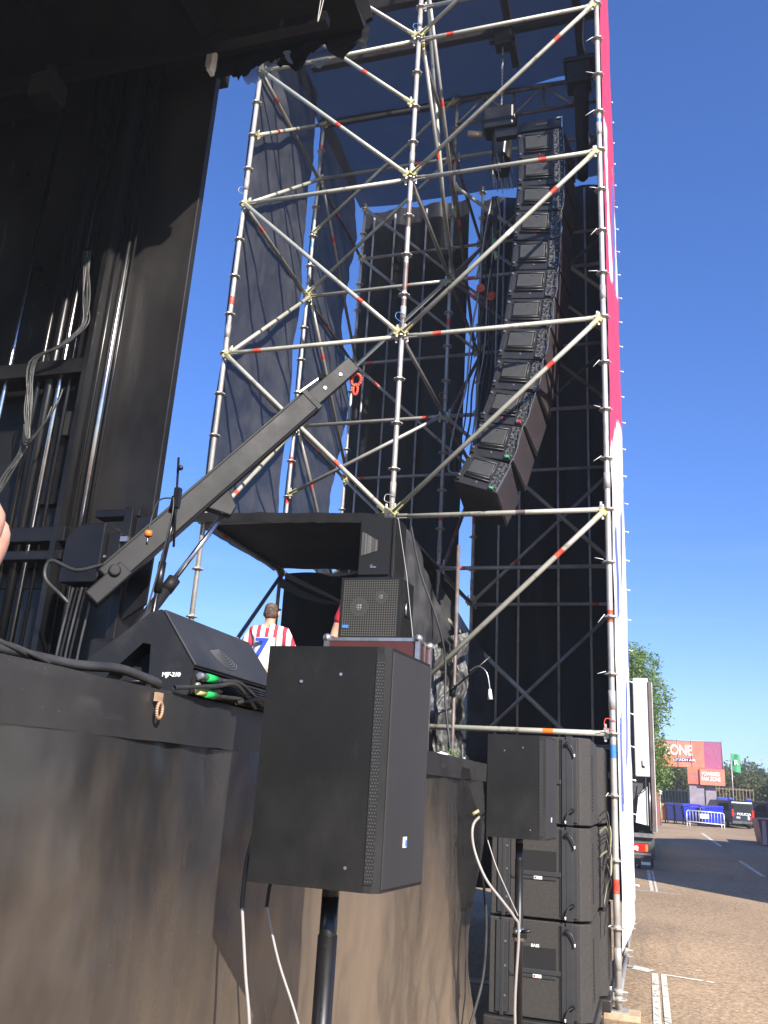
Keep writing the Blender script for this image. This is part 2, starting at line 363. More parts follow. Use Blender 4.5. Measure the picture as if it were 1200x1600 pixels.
def rosette_into(b, p):
    # eight lobed disc with slotted look and a hub collar
    n = 16
    for zz in (-.005, .005):
        ring = []
        for k in range(n):
            a = 2 * math.pi * k / n; r = .064 if k % 2 == 0 else .056
            ring.append(p + Vector((math.cos(a) * r, math.sin(a) * r, zz)))
        b.face(ring if zz > 0 else ring[::-1])
        if zz < 0: r0 = ring
        else:
            for k in range(n): b.face([r0[k], r0[(k + 1) % n], ring[(k + 1) % n], ring[k]])
    b.tube(p + Vector((0, 0, -.02)), p + Vector((0, 0, .02)), .031, 10, GALV)
def vis(n, h):
    lim = {'L': (2.9, 10.6), 'M': (3.9, 10.6), 'R': (0, 10.6), 'B1': (4.4, 11.1), 'B2': (3.9, 11.1), 'C1': (4.9, 11.1), 'C2': (4.9, 11.1)}
    return n in lim and lim[n][0] <= h <= lim[n][1]
for n, (x, y) in node.items():
    r = .027 if n in 'LMR' else .0245
    hb = 0.05; top = Z(tops[n])
    b = MB(tint[n])
    bands = []
    for hh, mm in sb.get(n, []):
        t = (Z(hh) - hb) / (top - hb); wdt = .35 if mm in (RUSTY, GALV2) else .11
        bands.append((t, t + wdt / (top - hb), mm))
    b.tube((x, y, hb), (x, y, top), r, 14, tint[n], sorted(bands, key=lambda q: q[0]))
    for k in range(0, int(top / 2) + 1):          # spigot joints
        zz = .33 + 2.0 * k
        if zz < top - .1: b.tube((x, y, zz), (x, y, zz + .16), r + .004, 14, tint[n])
    st = b.build('standard', None, tower); stand[n] = st
    h = 0
    while h <= tops[n] - .05:
        if vis(n, h) and nros < 99:
            if ros_src is None:
                rb = MB(GALV); rosette_into(rb, Vector((0, 0, 0))); ros_src = rb.build('rosette'); o = ros_src
            else:
                o = ros_src.copy(); COL.objects.link(o)
            o.parent = st; o.location = (x - XM, y - Y1, Z(h)); nros += 1
        else: rosette_into(rest, Vector((x, y, Z(h))))
        h += .5
o = rest.build('rosette', None, tower); o['kind'] = 'stuff'
for n, (x, y) in node.items():
    b = MB(GALV); b.tube((x, y, .0), (x, y, .35), .018, 10); b.box((x - .075, y - .075, .045), (x + .075, y + .075, .055))
    b.tube((x, y, .16), (x, y, .20), .035, 10); b.tube((x - .07, y, .18), (x + .07, y, .18), .008, 6); b.build('base_jack', None, tower)
def wedge(p, d, parent, m=YEL, s=1.0):
    """cast wedge head with a pin, sitting against the rosette"""
    d = d.normalized(); b = MB(m); q0 = p + d * .045; q1 = p + d * .165
    b.beam(q0, q1, .045 * s, .058 * s, m); b.beam(p + d * .03, p + d * .075, .032, .085, m)
    b.beam(p + d * .06 - Vector((0, 0, .07)), p + d * .06 + Vector((0, 0, .08)), .008, .022, GALV, up=(1, 0.1, 0))
    return b.build('wedge_head', None, parent, bevel=.004)
def ledger(a, ha, c, hc, m=TUBE, kind='ledger', heads=True, bands=(), r=.0245, off=(0, 0, 0), hm=None):
    o = Vector(off); p = P(a, ha) + o; q = P(c, hc) + o; d = (q - p).normalized()
    p2 = p + d * .05; q2 = q - d * .05
    b = MB(m); L = (q2 - p2).length
    b.tube(p2, q2, r, 12, m, [(t - .045 / L, t + .045 / L, mm) for t, mm in bands])
    t = b.build(kind, None, tower)
    if heads:
        wedge(p, d, t, hm or GALV2, .8); wedge(q, -d, t, hm or GALV2, .8)
    return t
def brace(a, ha, c, hc, m=TUBE, bands=(), off=(0, -.05, 0), heads=True, r=.0245, hm=YEL):
    return ledger(a, ha, c, hc, m, 'diagonal_brace', heads, bands, r, off, hm)
# front face
for h, bl, br in ((10, [(.2, RED)], [(.17, RED)]), (8, [], [(.72, RED)]), (6, [(.18, RED)], [(.17, RED)])):
    ledger('L', h, 'M', h, TUBE, bands=bl); ledger('M', h, 'R', h, TUBE, bands=br)
ledger('M', 4, 'R', 4, TUBE, bands=[(.62, RUSTY)]); ledger('L', 4, 'M', 4, GALV2); ledger('M', 2, 'R', 2, TUBE, bands=[(.75, ORANGE)])
ledger('M', 10.5, 'R', 10.5, TUBE); ledger('M', 0, 'R', 0, GALV2)
brace('L', 10, 'M', 8, TUBE, [(.56, RED)]); brace('L', 8, 'M', 6, TUBE, [(.78, RED)]); brace('L', 6, 'M', 4, TUBE, [(.72, RED), (.2, GALV2)])
brace('L', 11, 'M', 9, TUBE, [(.7, RED)]); brace('L', 12, 'M', 10, GALV2)
brace('M', 10, 'R', 12, TUBE); brace('M', 8, 'R', 10, TUBE, [(.8, RED)]); brace('M', 6, 'R', 8, TUBE, [(.78, RED), (.55, WHITE)])
brace('M', 4, 'R', 6, TUBE, [(.76, RED)]); brace('M', 2, 'R', 4, TUBE, [(.8, RED)])
# left side L-B1 and on to C1
for h in (10, 8, 6, 4): ledger('L', h, 'B1', h, GALV2, 'transom', bands=[(.22, RED)])
for h in (4, 6, 8, 9): brace('L', h, 'B1', h + 2, TUBE, [(.25, RED)] if h in (4, 9) else [], off=(.05, 0, 0))
brace('L', 2, 'B1', 4, GALV2, off=(.05, 0, 0))
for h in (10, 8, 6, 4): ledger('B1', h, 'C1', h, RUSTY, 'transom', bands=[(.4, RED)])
for h in (10, 8, 6): brace('B1', h, 'C1', h - 2, GALV2, [(.3, RED)], off=(.05, 0, 0))
# middle M-B2-C2
for h in (10, 8, 6, 4): ledger('M', h, 'B2', h, GALV2, 'transom')
brace('M', 10, 'B2', 8, GALV2, [(.45, RED)], off=(.05, 0, 0)); brace('M', 11, 'B2', 9, GALV2, [(.5, RED)], off=(.05, 0, 0)); brace('M', 12, 'B2', 8.5, TUBE, [(.86, RED)], off=(-.06, 0, 0), hm=GALV2)
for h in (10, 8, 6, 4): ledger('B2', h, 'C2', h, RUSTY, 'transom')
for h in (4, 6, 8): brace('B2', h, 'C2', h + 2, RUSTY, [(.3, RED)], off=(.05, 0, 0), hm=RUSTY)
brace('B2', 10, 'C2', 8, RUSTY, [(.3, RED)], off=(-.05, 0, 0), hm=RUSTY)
# B row
for h, bd in ((11, [(.5, RUSTY)]), (10, [(.76, RED)]), (8, [(.72, RED)]), (6, [(.9, RED)])): ledger('B1', h, 'B2', h, GALV2, bands=bd)
for h, bd in ((10, []), (8, [(.12, RED)]), (6, []), (4, [(.12, RED)]), (2, [])): ledger('B2', h, 'B3', h, GALV2 if h < 9 else TUBE, bands=bd)
brace('B1', 6, 'B2', 8, TUBE, [(.3, GALV2)]); brace('B1', 8, 'B2', 10, TUBE, [(.85, RED)]); brace('B1', 9, 'B2', 11, TUBE); brace('B1', 5, 'B2', 6, GALV2)
brace('B2', 6, 'B3', 4, GALV2); brace('B2', 8, 'B3', 6, RUSTY, [(.15, RED)]); brace('B2', 9.5, 'B3', 7.5, TUBE); brace('B2', 3.5, 'B3', 1.6, TUBE, hm=YEL)
brace('B2', 8, 'B3', 10, RUSTY, [(.7, RED)], hm=RUSTY)
# C row
for h in (10, 8, 6): ledger('C1', h, 'C2', h, GALV2, bands=[(.75 if h == 10 else .12, RED)])
for h in (10, 8, 6, 4): ledger('C2', h, 'C3', h, GALV2, bands=[(.85, RED)] if h == 4 else [])
brace('C1', 11, 'C2', 9, GALV2); brace('C1', 10, 'C2', 8, GALV2); brace('C1', 8, 'C2', 6, TUBE, [(.2, RED)]); brace('C1', 6, 'C2', 4, GALV2)
brace('C2', 4, 'C3', 6, TUBE, [(.3, RED)]); brace('C2', 2, 'C3', 4, GALV2); brace('C2', 6, 'C3', 8, RUSTY, [(.3, RED)]); brace('C2', 8, 'C3', 10, RUSTY, [(.35, RED)]); brace('C2', 10, 'C3', 8, GALV2)
# right side transoms
for h in (12, 10, 8, 6, 4, 2, 0): ledger('R', h, 'B3', h, GALV2, 'transom'); ledger('B3', h if h < 12 else 11, 'C3', h if h < 12 else 11, GALV2, 'transom')
b = MB(CABLEG)
for n_, h_, a_ in (('M', 4.2, 1), ('M', 6.25, 2), ('R', 2.1, 3), ('L', 10.3, 4), ('L', 8.2, 5), ('M', 10.2, 6), ('B2', 6.3, 7)):
    p = P(n_, h_); random.seed(a_)
    b = MB([RED, GALV2, BLUET, RED][a_ % 4]); b.path([p + Vector((.03, -.03, 0)), p + Vector((-.05, -.05, .02)), p + Vector((-.06, -.06, -.05)), p + Vector((.02, -.05, -.07 - .05 * random.random()))], .004, 5); b.build('wire_tie', None, tower)
# lattice girder at the top between B2 and B3
b = MB(GALV2); a0 = P('B2', 11); a1 = P('B3', 11); lo = Vector((0, 0, -.42))
b.tube(a0, a1, .024, 10, RUSTY); b.tube(a0 + lo, a1 + lo, .024, 10, RUSTY)
nseg = 5
for k in range(nseg + 1):
    p = a0.lerp(a1, k / nseg)
    b.tube(p, p + lo, .016, 8, RUSTY)
    if k < nseg:
        q = a0.lerp(a1, (k + 1) / nseg)
        if k % 2: b.tube(p, q + lo, .016, 8, GALV2)
        else: b.tube(p + lo, q, .016, 8, GALV2)
b.build('lattice_girder', None, tower)
b = MB(RUSTY)
for yy in (8.45, 9.2): b.beam((XL, yy, 11.66), (XR, yy, 11.66), .1, .16)
for xx in (-1.55, -.62): b.beam((xx, Y0, 11.81), (xx, Y1 + .2, 11.81), .1, .12)
b.build('hoist_beam', None, tower)
# wooden pad and pins
o = MB(WOOD); o.box((-.47, 7.62, .0), (-.14, 7.86, .045)); tag(o.build('timber_pad', bevel=.004), 'raw timber sole board under the foot of the front right scaffold standard', 'wooden board')

# ------------------------------------------------------------------ fabric
def sheet(name, label, cat, fn, nu, nv, m, group=None, mfn=None, thick=.0):
    b = MB(m); b.grid(fn, nu, nv, m, mfn); o = b.build(name)
    if thick: s_ = o.modifiers.new('thickness', 'SOLIDIFY'); s_.thickness = thick; s_.offset = 0
    return tag(o, label, cat, group)
def side_mesh(y0, y1, z0, z1, seed, frayr=.0, frayl=.0):
    def f(u, v):
        y = y0 + (y1 - y0) * u; z = z0 + (z1 - z0) * v
        x = XL - .045 + .05 * fbm(y * 1.1, z * .55, seed) * min(1, u * 3) + .014 * fbm(y * 4 + z * 1.1, z * .9, seed + 4) * min(1, .15 + u * 4) - .03 * math.sin(math.pi * ((z - .13) % 2) / 2)
        if frayr: y += frayr * u ** 3 * (fbm(z * .6, seed) + .12 * fbm(z * 7, seed))
        if frayl: y -= frayl * (1 - u) * fbm(z * .6, seed + 9)
        return (x, y, z)
    return f
sheet('shade_mesh', 'black shade mesh inside the left scaffold face, panel nearest the camera', 'mesh sheet', side_mesh(7.76, 9.66, 4.10, 11.6, 1.3, .10), 60, 150, MESHC, 'shade mesh panels on the scaffold side')
sheet('shade_mesh', 'ragged black shade mesh on the left scaffold face, farther panel with frayed edge', 'mesh sheet', side_mesh(9.86, 11.62, 4.45, 11.5, 7.7, .32), 60, 150, MESHC, 'shade mesh panels on the scaffold side')
def roof_a(u, v):
    x = XL - .1 + (XR - XL + .15) * u; y = 7.5 + (9.92 - 7.5) * v
    z = 11.40 + (.03 * fbm(x * 1.1, y * 1.1, 3) + (-.24 + (.30 * max(0, u - .5) / .5 if u > .5 else 0.)) * v)
    if v == 1: y += .03 * fbm(x * 3, 1)
    return (x, y, z)
sheet('roof_mesh', 'dark mesh roof sheet over the front bay of the scaffold, above the hoist', 'mesh sheet', roof_a, 50, 40, ROOFM)
def roof_b(u, v):
    x = XL - .08 + (XR - XL + .06) * u; y = Y1 - .05 + (2.08) * v
    z = 11.16 - .02 * u + .025 * fbm(x * 1.1, y * 1.1, 8) - .05 * math.sin(math.pi * ((x - XL) % 2.07) / 2.07) * v
    return (x, y, z)
sheet('roof_mesh', 'dark navy mesh roof sheet over the rear scaffold bay, sky strip behind it', 'mesh sheet', roof_b, 50, 30, ROOFM)
def back_fn(x0, x1, z0, z1, seed, pl=9.):
    def f(u, v):
        x = x0 + (x1 - x0) * u; z = z0 + (z1 - z0) * v
        y = 12.09 + .018 * math.sin(x * pl + seed + .6 * fbm(z * .4, seed)) + .04 * fbm(x * 2.2, z * .35, seed)
        return (x, y, z + .05 * fbm(x * 2, seed) * v)
    return f
sheet('black_tarp', 'black vinyl tarpaulin closing the back of the scaffold, left panel', 'tarpaulin', back_fn(-4.50, -2.63, .4, 11.22, 2.2), 70, 90, VINYL, 'tarpaulins on the scaffold back')
sheet('black_tarp', 'black vinyl tarpaulin closing the back of the scaffold, right panel behind the hung loudspeakers', 'tarpaulin', back_fn(-2.41, -.29, .4, 11.16, 5.2), 70, 90, VINYL, 'tarpaulins on the scaffold back')
rpn = ['first pole from the left edge', 'second pole from the left edge', 'third pole from the left edge', 'pole just right of the sky gap', 'pole behind the middle of the loudspeaker column', 'pole right of the loudspeaker column', 'pole nearest the right standards']
rp = [(-4.30, .0), (-3.92, .0), (-3.36, .02), (-2.02, .0), (-1.72, .02), (-1.16, 0), (-.72, 0)]
for i, (x, dz) in enumerate(rp):
    b = MB(GALV); b.tube((x, 12.00, .1), (x, 12.00, 11.05 + dz), .017, 8)
    tag(b.build('tarp_pole'), 'slim steel pole at the rear black tarpaulins, ' + rpn[i], 'pole', 'poles along the rear tarpaulin')
# canopy
def can(u, v):
    x = XL - .04 + (XM - XL + .06) * u; y = 7.60 + 2.22 * v
    z = 4.18 - .07 * u + .012 * fbm(x * 2, y * 2, 5) - .03 * math.sin(math.pi * v) * math.sin(math.pi * u)
    return (x, y, z)
cn = thing('canopy_tarp', 'flat black canopy tarpaulin stretched over the stage wing bay', 'canopy', (XM, Y0, 4.1))
b = MB(CANV); b.grid(can, 30, 30); o = b.build('sheet', None, cn); s_ = o.modifiers.new('t', 'SOLIDIFY'); s_.thickness = .012
b = MB(CANV)
def hem(u, v):
    x = XL - .05 + (XM - XL + .02) * u
    return (x, 7.585 - .010 * fbm(x * 6, 3.3), 4.20 - .075 * u - .10 * v + .012 * fbm(x * 5, v))
b.grid(hem, 60, 3); b.build('hem', None, cn)
def back_curtain(u, v):
    x = XL + .02 + 2.1 * u; z = 1.8 + 2.32 * v
    return (x, 9.88 + .035 * math.sin(x * 8) + .03 * fbm(x * 2, z), z)
sheet('black_curtain', 'black curtain hanging at the back of the canopied stage wing', 'curtain', back_curtain, 50, 30, CANV)
# pale straps under the canopy
def strap(pts, label, m, wd=.05):
    b = MB(m); P_ = [Vector(p) for p in pts]
    for i in range(len(P_) - 1):
        for k in range(4):
            a = P_[i].lerp(P_[i + 1], k / 4); c = P_[i].lerp(P_[i + 1], (k + 1) / 4); t0 = (i * 4 + k) / (4 * (len(P_) - 1)); w0 = wd * (1.1 - t0)
            b.face([a, c, c + Vector((0, .01, -w0 * .9)), a + Vector((0, .01, -w0))])
    o = b.build('strap'); s_ = o.modifiers.new('t', 'SOLIDIFY'); s_.thickness = .003
    return tag(o, label, 'strap')
strap([(-4.25, 9.55, 4.05), (-3.9, 9.5, 3.88), (-3.6, 9.45, 3.74), (-3.1, 9.4, 3.47), (-2.75, 9.35, 3.28)], 'longer grey webbing strap sagging under the canopy behind the striped shirt man', mat('grey webbing', (.16, .16, .16), .7), .07)
strap([(-4.3, 9.5, 3.98), (-4.0, 9.45, 3.80), (-3.7, 9.42, 3.68), (-3.45, 9.4, 3.62)], 'shorter dark webbing strap sagging under the canopy corner', mat('dark webbing', (.06, .06, .065), .8), .12)
# drapes to the right of the side fills
def drape1(u, v):
    x = -2.33 + .40 * u; y = 7.38 + .80 * u
    top = 4.12 - .80 * u ** 1.7; z = top - (top - 1.8) * v
    bl = .16 * math.sin(math.pi * v) * math.sin(math.pi * min(1, u * 1.1)) - .22 * u ** 3 * max(0, v - .35)
    w_ = .035 * math.sin(u * 11 + z * 2.2) + .06 * fbm(u * 2.4, z * 1.3, 4) + .02 * fbm(u * 9, z * 3, 2)
    return (x + .75 * (bl + w_), y - .65 * (bl + w_) , z)
sheet('mesh_drape', 'loose grey mesh drape bellying out behind the side fill loudspeakers', 'drape', drape1, 60, 60, MESHC)
def drape2(u, v):
    z = 3.22 - 1.4 * v; x = -2.1 + .45 * u; 
    y = 7.98 + .10 * u + .05 * math.sin(x * 22 + z * 4) + .07 * fbm(x * 4, z * 1.6, 9) + .05 * fbm(x * 12, z * 4, 3) + .015 * fbm(x * 34, z * 12, 5)
    return (x + .04 * fbm(z * 4, 2.2), y, z - .35 * (1 - u) * (1 - v) + .2 * u * (1 - v) * -.8)
sheet('mesh_drape', 'crumpled shiny mesh bundle hanging beside the flight case, in front of the thin pole', 'drape', drape2, 50, 60, mat('shiny crumpled mesh', (.022, .022, .022), .5, 0, (.085, .084, .080), 26, 10, 1.0, 120, .38, .68, stretch=(1, 1, .45)))
def drape3(u, v):
    x = XM + .05 + .62 * u; z = 3.9 - 1.95 * v - .9 * u * (1 - v)
    return (x, 9.70 + .06 * math.sin(x * 14) + .05 * fbm(x * 3, z * 2, 2), z)
sheet('mesh_drape', 'dark mesh drape hanging in the shade behind the crumpled bundle', 'drape', drape3, 30, 30, MESHC)
# banner on the outside of the tower
BR = mat('red banner vinyl', (.58, .040, .095), .5, 0, (.50, .03, .08), 2, 5)
BW = mat('white banner vinyl', (.80, .79, .80), .5, 0, (.66, .66, .70), 2, 5)
BB = mat('blue banner lettering', (.10, .13, .38), .5)
def ban(u, v):
    y = 7.79 + (12.10 - 7.79) * u; z = .45 + 12.4 * v
    x = -.262 + .055 * math.sin(math.pi * min(1, u * 1.25) * .8) - .012 * u + (-.05 * u * max(0, (z - 9) / 4)) + .010 * math.sin(z * 3.1 + y * 2) * math.sin(math.pi * u) + .008 * fbm(y * 3, z * 1.5)
    return (x, y, z)
def banm(u, v):
    z = .45 + 12.4 * v - 2.0 * u
    if z < 4.75 + .25 * math.sin(u * 5):
        if (3.0 < z < 3.9 or 1.3 < z < 2.1) and (int(u * 14) % 3 == 1): return BB
        return BW
    if 6.7 < z < 8.7:
        k = u * 9 + (z - 6.7) * .35
        if int(k) % 3 == 1: return BW
        if int(k) % 5 == 3 and z < 8.2: return BB
    return BR
bn = thing('banner', 'tall red and white printed banner laced to the outer face of the scaffold', 'banner', (XR, Y0, 0))
b = MB(BR, BW, BB); b.grid(ban, 60, 200, None, banm); b.build('print', None, bn)
for k in range(30):
    b = MB(WHITE); z = .6 + 12.2 * k / 29.
    p = Vector(ban(1, (z - .45) / 12.4)); b.tube(p, p + Vector((.035, .02, -.01)), .006, 5); b.sphere(p + Vector((.04, .02, -.01)), .014, WHITE, 6, 4); b.build('bungee_tie', None, bn)

for k in range(20):
    b = MB(WHITE); p = Vector((XR, Y0, Z(.5 + k * .5 + .02)))
    b.tube(p + Vector((-.045, -.03, 0)), p + Vector((-.10 - .04 * random.random(), -.05, -.035 + .05 * math.sin(k * 2.3))), .0035, 5); b.build('cable_tie', None, bn)

# ------------------------------------------------------------------ hung loudspeaker column
LR = [((-1.38, 9.05, 9.71), (-.77, 8.65, 9.34)), ((-1.36, 9.05, 9.27), (-.75, 8.65, 8.9)), ((-1.37, 9.03, 8.87), (-.75, 8.63, 8.5)), ((-1.38, 9.01, 8.51), (-.78, 8.61, 8.1)),
      ((-1.4, 8.97, 8.04), (-.8, 8.57, 7.69)), ((-1.42, 8.93, 7.6), (-.81, 8.53, 7.27)), ((-1.45, 8.87, 7.17), (-.85, 8.47, 6.87)), ((-1.48, 8.79, 6.74), (-.89, 8.39, 6.45)),
      ((-1.52, 8.7, 6.3), (-.95, 8.3, 6.02)), ((-1.57, 8.6, 5.88), (-1.01, 8.2, 5.6)), ((-1.66, 8.48, 5.44), (-1.13, 8.08, 5.16)), ((-1.74, 8.35, 4.99), (-1.22, 7.95, 4.74)), ((-1.85, 8.2, 4.68), (-1.36, 7.8, 4.33))]
CAMP = Vector((0, 0, 1.6))
def redepth(p, y):           # same sight line, nearer plane: keeps the measured column while the cabinets face the camera side
    d = Vector(p) - CAMP; return CAMP + d * (y / p[1])
LRp = []
for l, r_ in LR:
    ym = (l[1] + r_[1]) / 2; ym *= .95; LRp.append((redepth(l, ym + .05), redepth(r_, ym - .05)))
names = ['top', 'second from the top', 'third from the top', 'fourth from the top', 'fifth from the top', 'sixth from the top', 'sixth from the bottom', 'fifth from the bottom', 'fourth from the bottom', 'third from the bottom', 'second from the bottom', 'bottom']
def array_box(k):
    tl, tr = LRp[k]; bl, br = LRp[k + 1]
    c = (tl + tr + bl + br) / 4; W = ((tr - tl) + (br - bl)).normalized(); U = ((tl - bl) + (tr - br)).normalized()
    N = W.cross(U).normalized()                      # N points away from the viewer or toward it
    if N.y > 0: N = -N                        # toward camera
    w_ = ((tr - tl).length + (br - bl).length) / 2; h_ = ((tl - bl).length + (tr - br).length) / 2 * .995
    root = thing('loudspeaker_cabinet', 'black line array loudspeaker cabinet, %s of the hung column of twelve' % names[k], 'loudspeaker', c, 'line array loudspeakers hung in the scaffold')
    def q(x, y, n): return c + W * (x * w_) + U * (y * h_) + N * n
    D = .52
    b = MB(ARRAYM)
    # cabinet: slightly tapered toward the front (away), leaving wedge gaps between boxes
    b.hexa([q(-.5, -.49, 0), q(.5, -.49, 0), q(.5, -.47, -D), q(-.5, -.47, -D), q(-.5, .49, 0), q(.5, .49, 0), q(.5, .47, -D), q(-.5, .47, -D)], ARRAYM)
    b.build('body', None, root, bevel=.008)
    for sx in (-1, 1):
        b = MB(ARRAYS)
        o1 = .502 * sx; o2 = .515 * sx
        b.hexa([q(o1, -.46, -.02), q(o2, -.46, -.02), q(o2, -.40, -D + .04), q(o1, -.40, -D + .04), q(o1, .46, -.02), q(o2, .46, -.02), q(o2, .40, -D + .04), q(o1, .40, -D + .04)], ARRAYS)
        b.build('side_panel', None, root)
    b = MB(ALU)
    b.beam(q(.512, -.47, .004), q(.512, .47, .004), .006, .006, ALU, up=N)
    b.build('edge_trim', None, root)
    if k < 11:
        b = MB(RUBBER); random.seed(700 + k); b.path([q(.46, .30, .012), q(.53, .1, .03 + .02 * random.random()), q(.54, -.25, .02), q(.50, -.62, .035), q(.45, -.78, .012)], .006, 5); b.build('link_cable', None, root)
    b = MB(ARRAYP)
    def plate(x0, x1, y0, y1, n0, n1, m): b.hexa([q(x0, y0, n0), q(x1, y0, n0), q(x1, y1, n0), q(x0, y1, n0), q(x0, y0, n1), q(x1, y0, n1), q(x1, y1, n1), q(x0, y1, n1)], m)
    plate(-.31, .21, -.12, .31, .003, .024, ARRAYP)
    b.build('amplifier_cover', None, root, bevel=.006)
    b = MB(RUBBER)
    for y_ in (.34, -.16): b.tube(q(-.33, y_, .02), q(.24, y_ + .0, .02), .009, 8, RUBBER)
    b.tube(q(-.34, -.24, .012), q(.26, -.24, .012), .008, 8, RUBBER)
    b.tube(q(.24, .34, .02), q(.24, -.16, .02), .008, 8, RUBBER)
    b.build('handle_rail', None, root)
    b = MB(GALV2)
    plate(.30, .43, -.45, .45, .002, .014, mat_rig)
    for t in range(9):
        yy = -.40 + .1 * t; b.tube(q(.33 + .06 * ((t * 7) % 3) / 2, yy, .010), q(.33 + .06 * ((t * 7) % 3) / 2, yy, .022), .010, 8, ALU if t % 3 == 0 else DARK)
    for t in range(4): b.tube(q(.455, -.36 + .24 * t, .0), q(.455, -.36 + .24 * t, .010), .008, 8, ALU)
    b.build('rigging_plate', None, root)
    b = MB(ARRAYP)
    plate(-.46, -.39, -.42, .40, .002, .02, ARRAYM)
    for yy in (.33, -.30): b.tube(q(-.42, yy, .015), q(-.42, yy, .035), .012, 8, ALU)
    b.build('rigging_arm', None, root)
    b = MB(WHITE); plate(-.03, .0, -.36, -.31, .001, .006, ALU if k % 3 else REDL); b.build('badge', None, root); b = MB(ALU); plate(-.03, .03, .26, .275, .0285, .031, ALU); b.build('latch', None, root); b = MB(GREENM)
    if k in (10, 11): plate(.33, .41, -.43, -.38, .015, .020, GREENM)
    elif k == 9: plate(.33, .41, -.43, -.38, .015, .020, REDL)
    if k >= 9: b.build('connector', None, root)
    return root
GREENM = mat('green connector', (.02, .42, .10), .35)
mat_rig = mat('drilled rigging plate', (.13, .125, .12), .45, .3, (.012, .012, .012), 70, 3, 0, 60, .46, .54)
for k in range(12): array_box(k)
# bumper frame, hoists
tl, tr = LRp[0]
b = MB(STEEL); c0 = (tl + tr) / 2; W = (tr - tl).normalized()
bf = thing('flying_frame', 'black steel flying frame on top of the hung loudspeaker column', 'flying frame', c0)
b.hexa([tl + Vector((0, -.02, .0)), tr + Vector((0, -.02, .0)), tr + Vector((0, .5, .0)), tl + Vector((0, .5, .0)), tl + Vector((0, -.02, .13)), tr + Vector((0, -.02, .13)), tr + Vector((0, .5, .13)), tl + Vector((0, .5, .13))])
b.build('frame', None, bf, bevel=.006)
b = MB(DARK); b.hexa([tl.lerp(tr, a) + Vector((0, y_, z_)) for z_ in (.05, .085) for a, y_ in ((.42, -.026), (.72, -.026), (.72, -.02), (.42, -.02))]); b.build('slot', None, bf)
b = MB(ALU); b.beam(tr + Vector((-.06, -.02, .125)), tr + Vector((.01, -.02, .125)), .02, .02); b.beam(tr + Vector((.0, -.02, .125)), tr + Vector((.0, -.02, -.02)), .015, .015, ALU, up=(1, 0, 0)); b.build('bracket', None, bf)
b = MB(STEEL); b.beam(c0 + Vector((-.55, .2, .2)), c0 + Vector((.1, .2, .2)), .08, .12); b.build('spreader_bar', None, bf)
ho = thing('chain_hoist', 'black electric chain hoist with chain bag hanging left of the loudspeaker column', 'chain hoist', (-1.56, 8.9, 11.2))
b = MB(STEEL); b.box((-1.66, 8.82, 11.02), (-1.44, 9.0, 11.28)); b.box((-1.74, 8.86, 11.12), (-1.40, 8.94, 11.16)); b.build('top_clamp', None, ho, bevel=.01)
b = MB(STEEL); b.box((-1.78, 8.76, 9.62), (-1.38, 9.02, 9.95)); b.tube((-1.80, 8.9, 9.80), (-1.36, 8.9, 9.80), .10, 16); b.build('motor_body', None, ho, bevel=.03)
b = MB(GALV); 
for k in range(44):
    z = 9.95 + k * .026; 
    a = Vector((.008, 0, 0)) if k % 2 else Vector((0, .008, 0))
    b.tube(Vector((-1.56, 8.9, z)) - a, Vector((-1.56, 8.9, z + .03)) - a, .003, 5); b.tube(Vector((-1.56, 8.9, z)) + a, Vector((-1.56, 8.9, z + .03)) + a, .003, 5)
b.tube((-1.56, 8.9, 10.62), (-1.56, 8.9, 10.86), .02, 8, ALU)
b.build('chain', None, ho)
b = MB(STEEL)
def bagf(u, v):
    a = 2 * math.pi * u; r = .13 - .02 * v + .012 * math.sin(a * 5 + v * 3)
    return (-1.55 + r * math.cos(a), 8.9 + .8 * r * math.sin(a), 9.62 - .62 * v)
b.grid(bagf, 24, 12); b.face([bagf(k / 24., 1) for k in range(24)]); b.build('chain_bag', None, ho)
b = MB(GALV2)
for k in range(26):
    a = random.random() * 6.28; r = .10 + .02 * random.random(); p = Vector((-1.55 + r * math.cos(a), 8.9 + .8 * r * math.sin(a), 8.98 + .28 * random.random()))
    b.path([p, p + Vector((.01, -.02, -.10)), p + Vector((.03, 0, -.22))], .006, 5)
b.build('slack_chain', None, ho)
b = MB(SKIN); b.tube((-1.98, 8.86, 9.66), (-1.80, 8.88, 9.63), .04, 8, WOOD); b.build('pad', None, ho)
# second hoist and sleeve column at upper right
h2 = thing('cable_column', 'black boxed hoist and fabric sleeve hanging at the upper right behind the front standard', 'hoist column', (-.6, 9.0, 10.6))
b = MB(STEEL); b.box((-.74, 8.95, 10.30), (-.44, 9.20, 10.62)); b.box((-.78, 8.92, 10.62), (-.36, 9.25, 10.68)); b.build('housing', None, h2, bevel=.01)
b = MB(CANV); b.grid(lambda u, v: (-.56 + (.085 + .012 * math.sin(u * 31)) * math.cos(2 * math.pi * u) * (1 - .3 * v), 9.05 + .09 * math.sin(2 * math.pi * u), 10.24 - 1.35 * v), 32, 20); b.build('sleeve', None, h2)
b = MB(GALV2); b.path([(-.5, 8.86, 11.2), (-.52, 8.86, 10.9), (-.5, 8.86, 10.66)], .012, 6); b.tube((-.46, 8.84, 9.35), (-.455, 8.84, 9.18), .016, 6, ALU); b.tube((-.36, 8.9, 10.2), (-.30, 8.9, 10.22), .03, 6, ALU); b.build('shackle', None, h2)
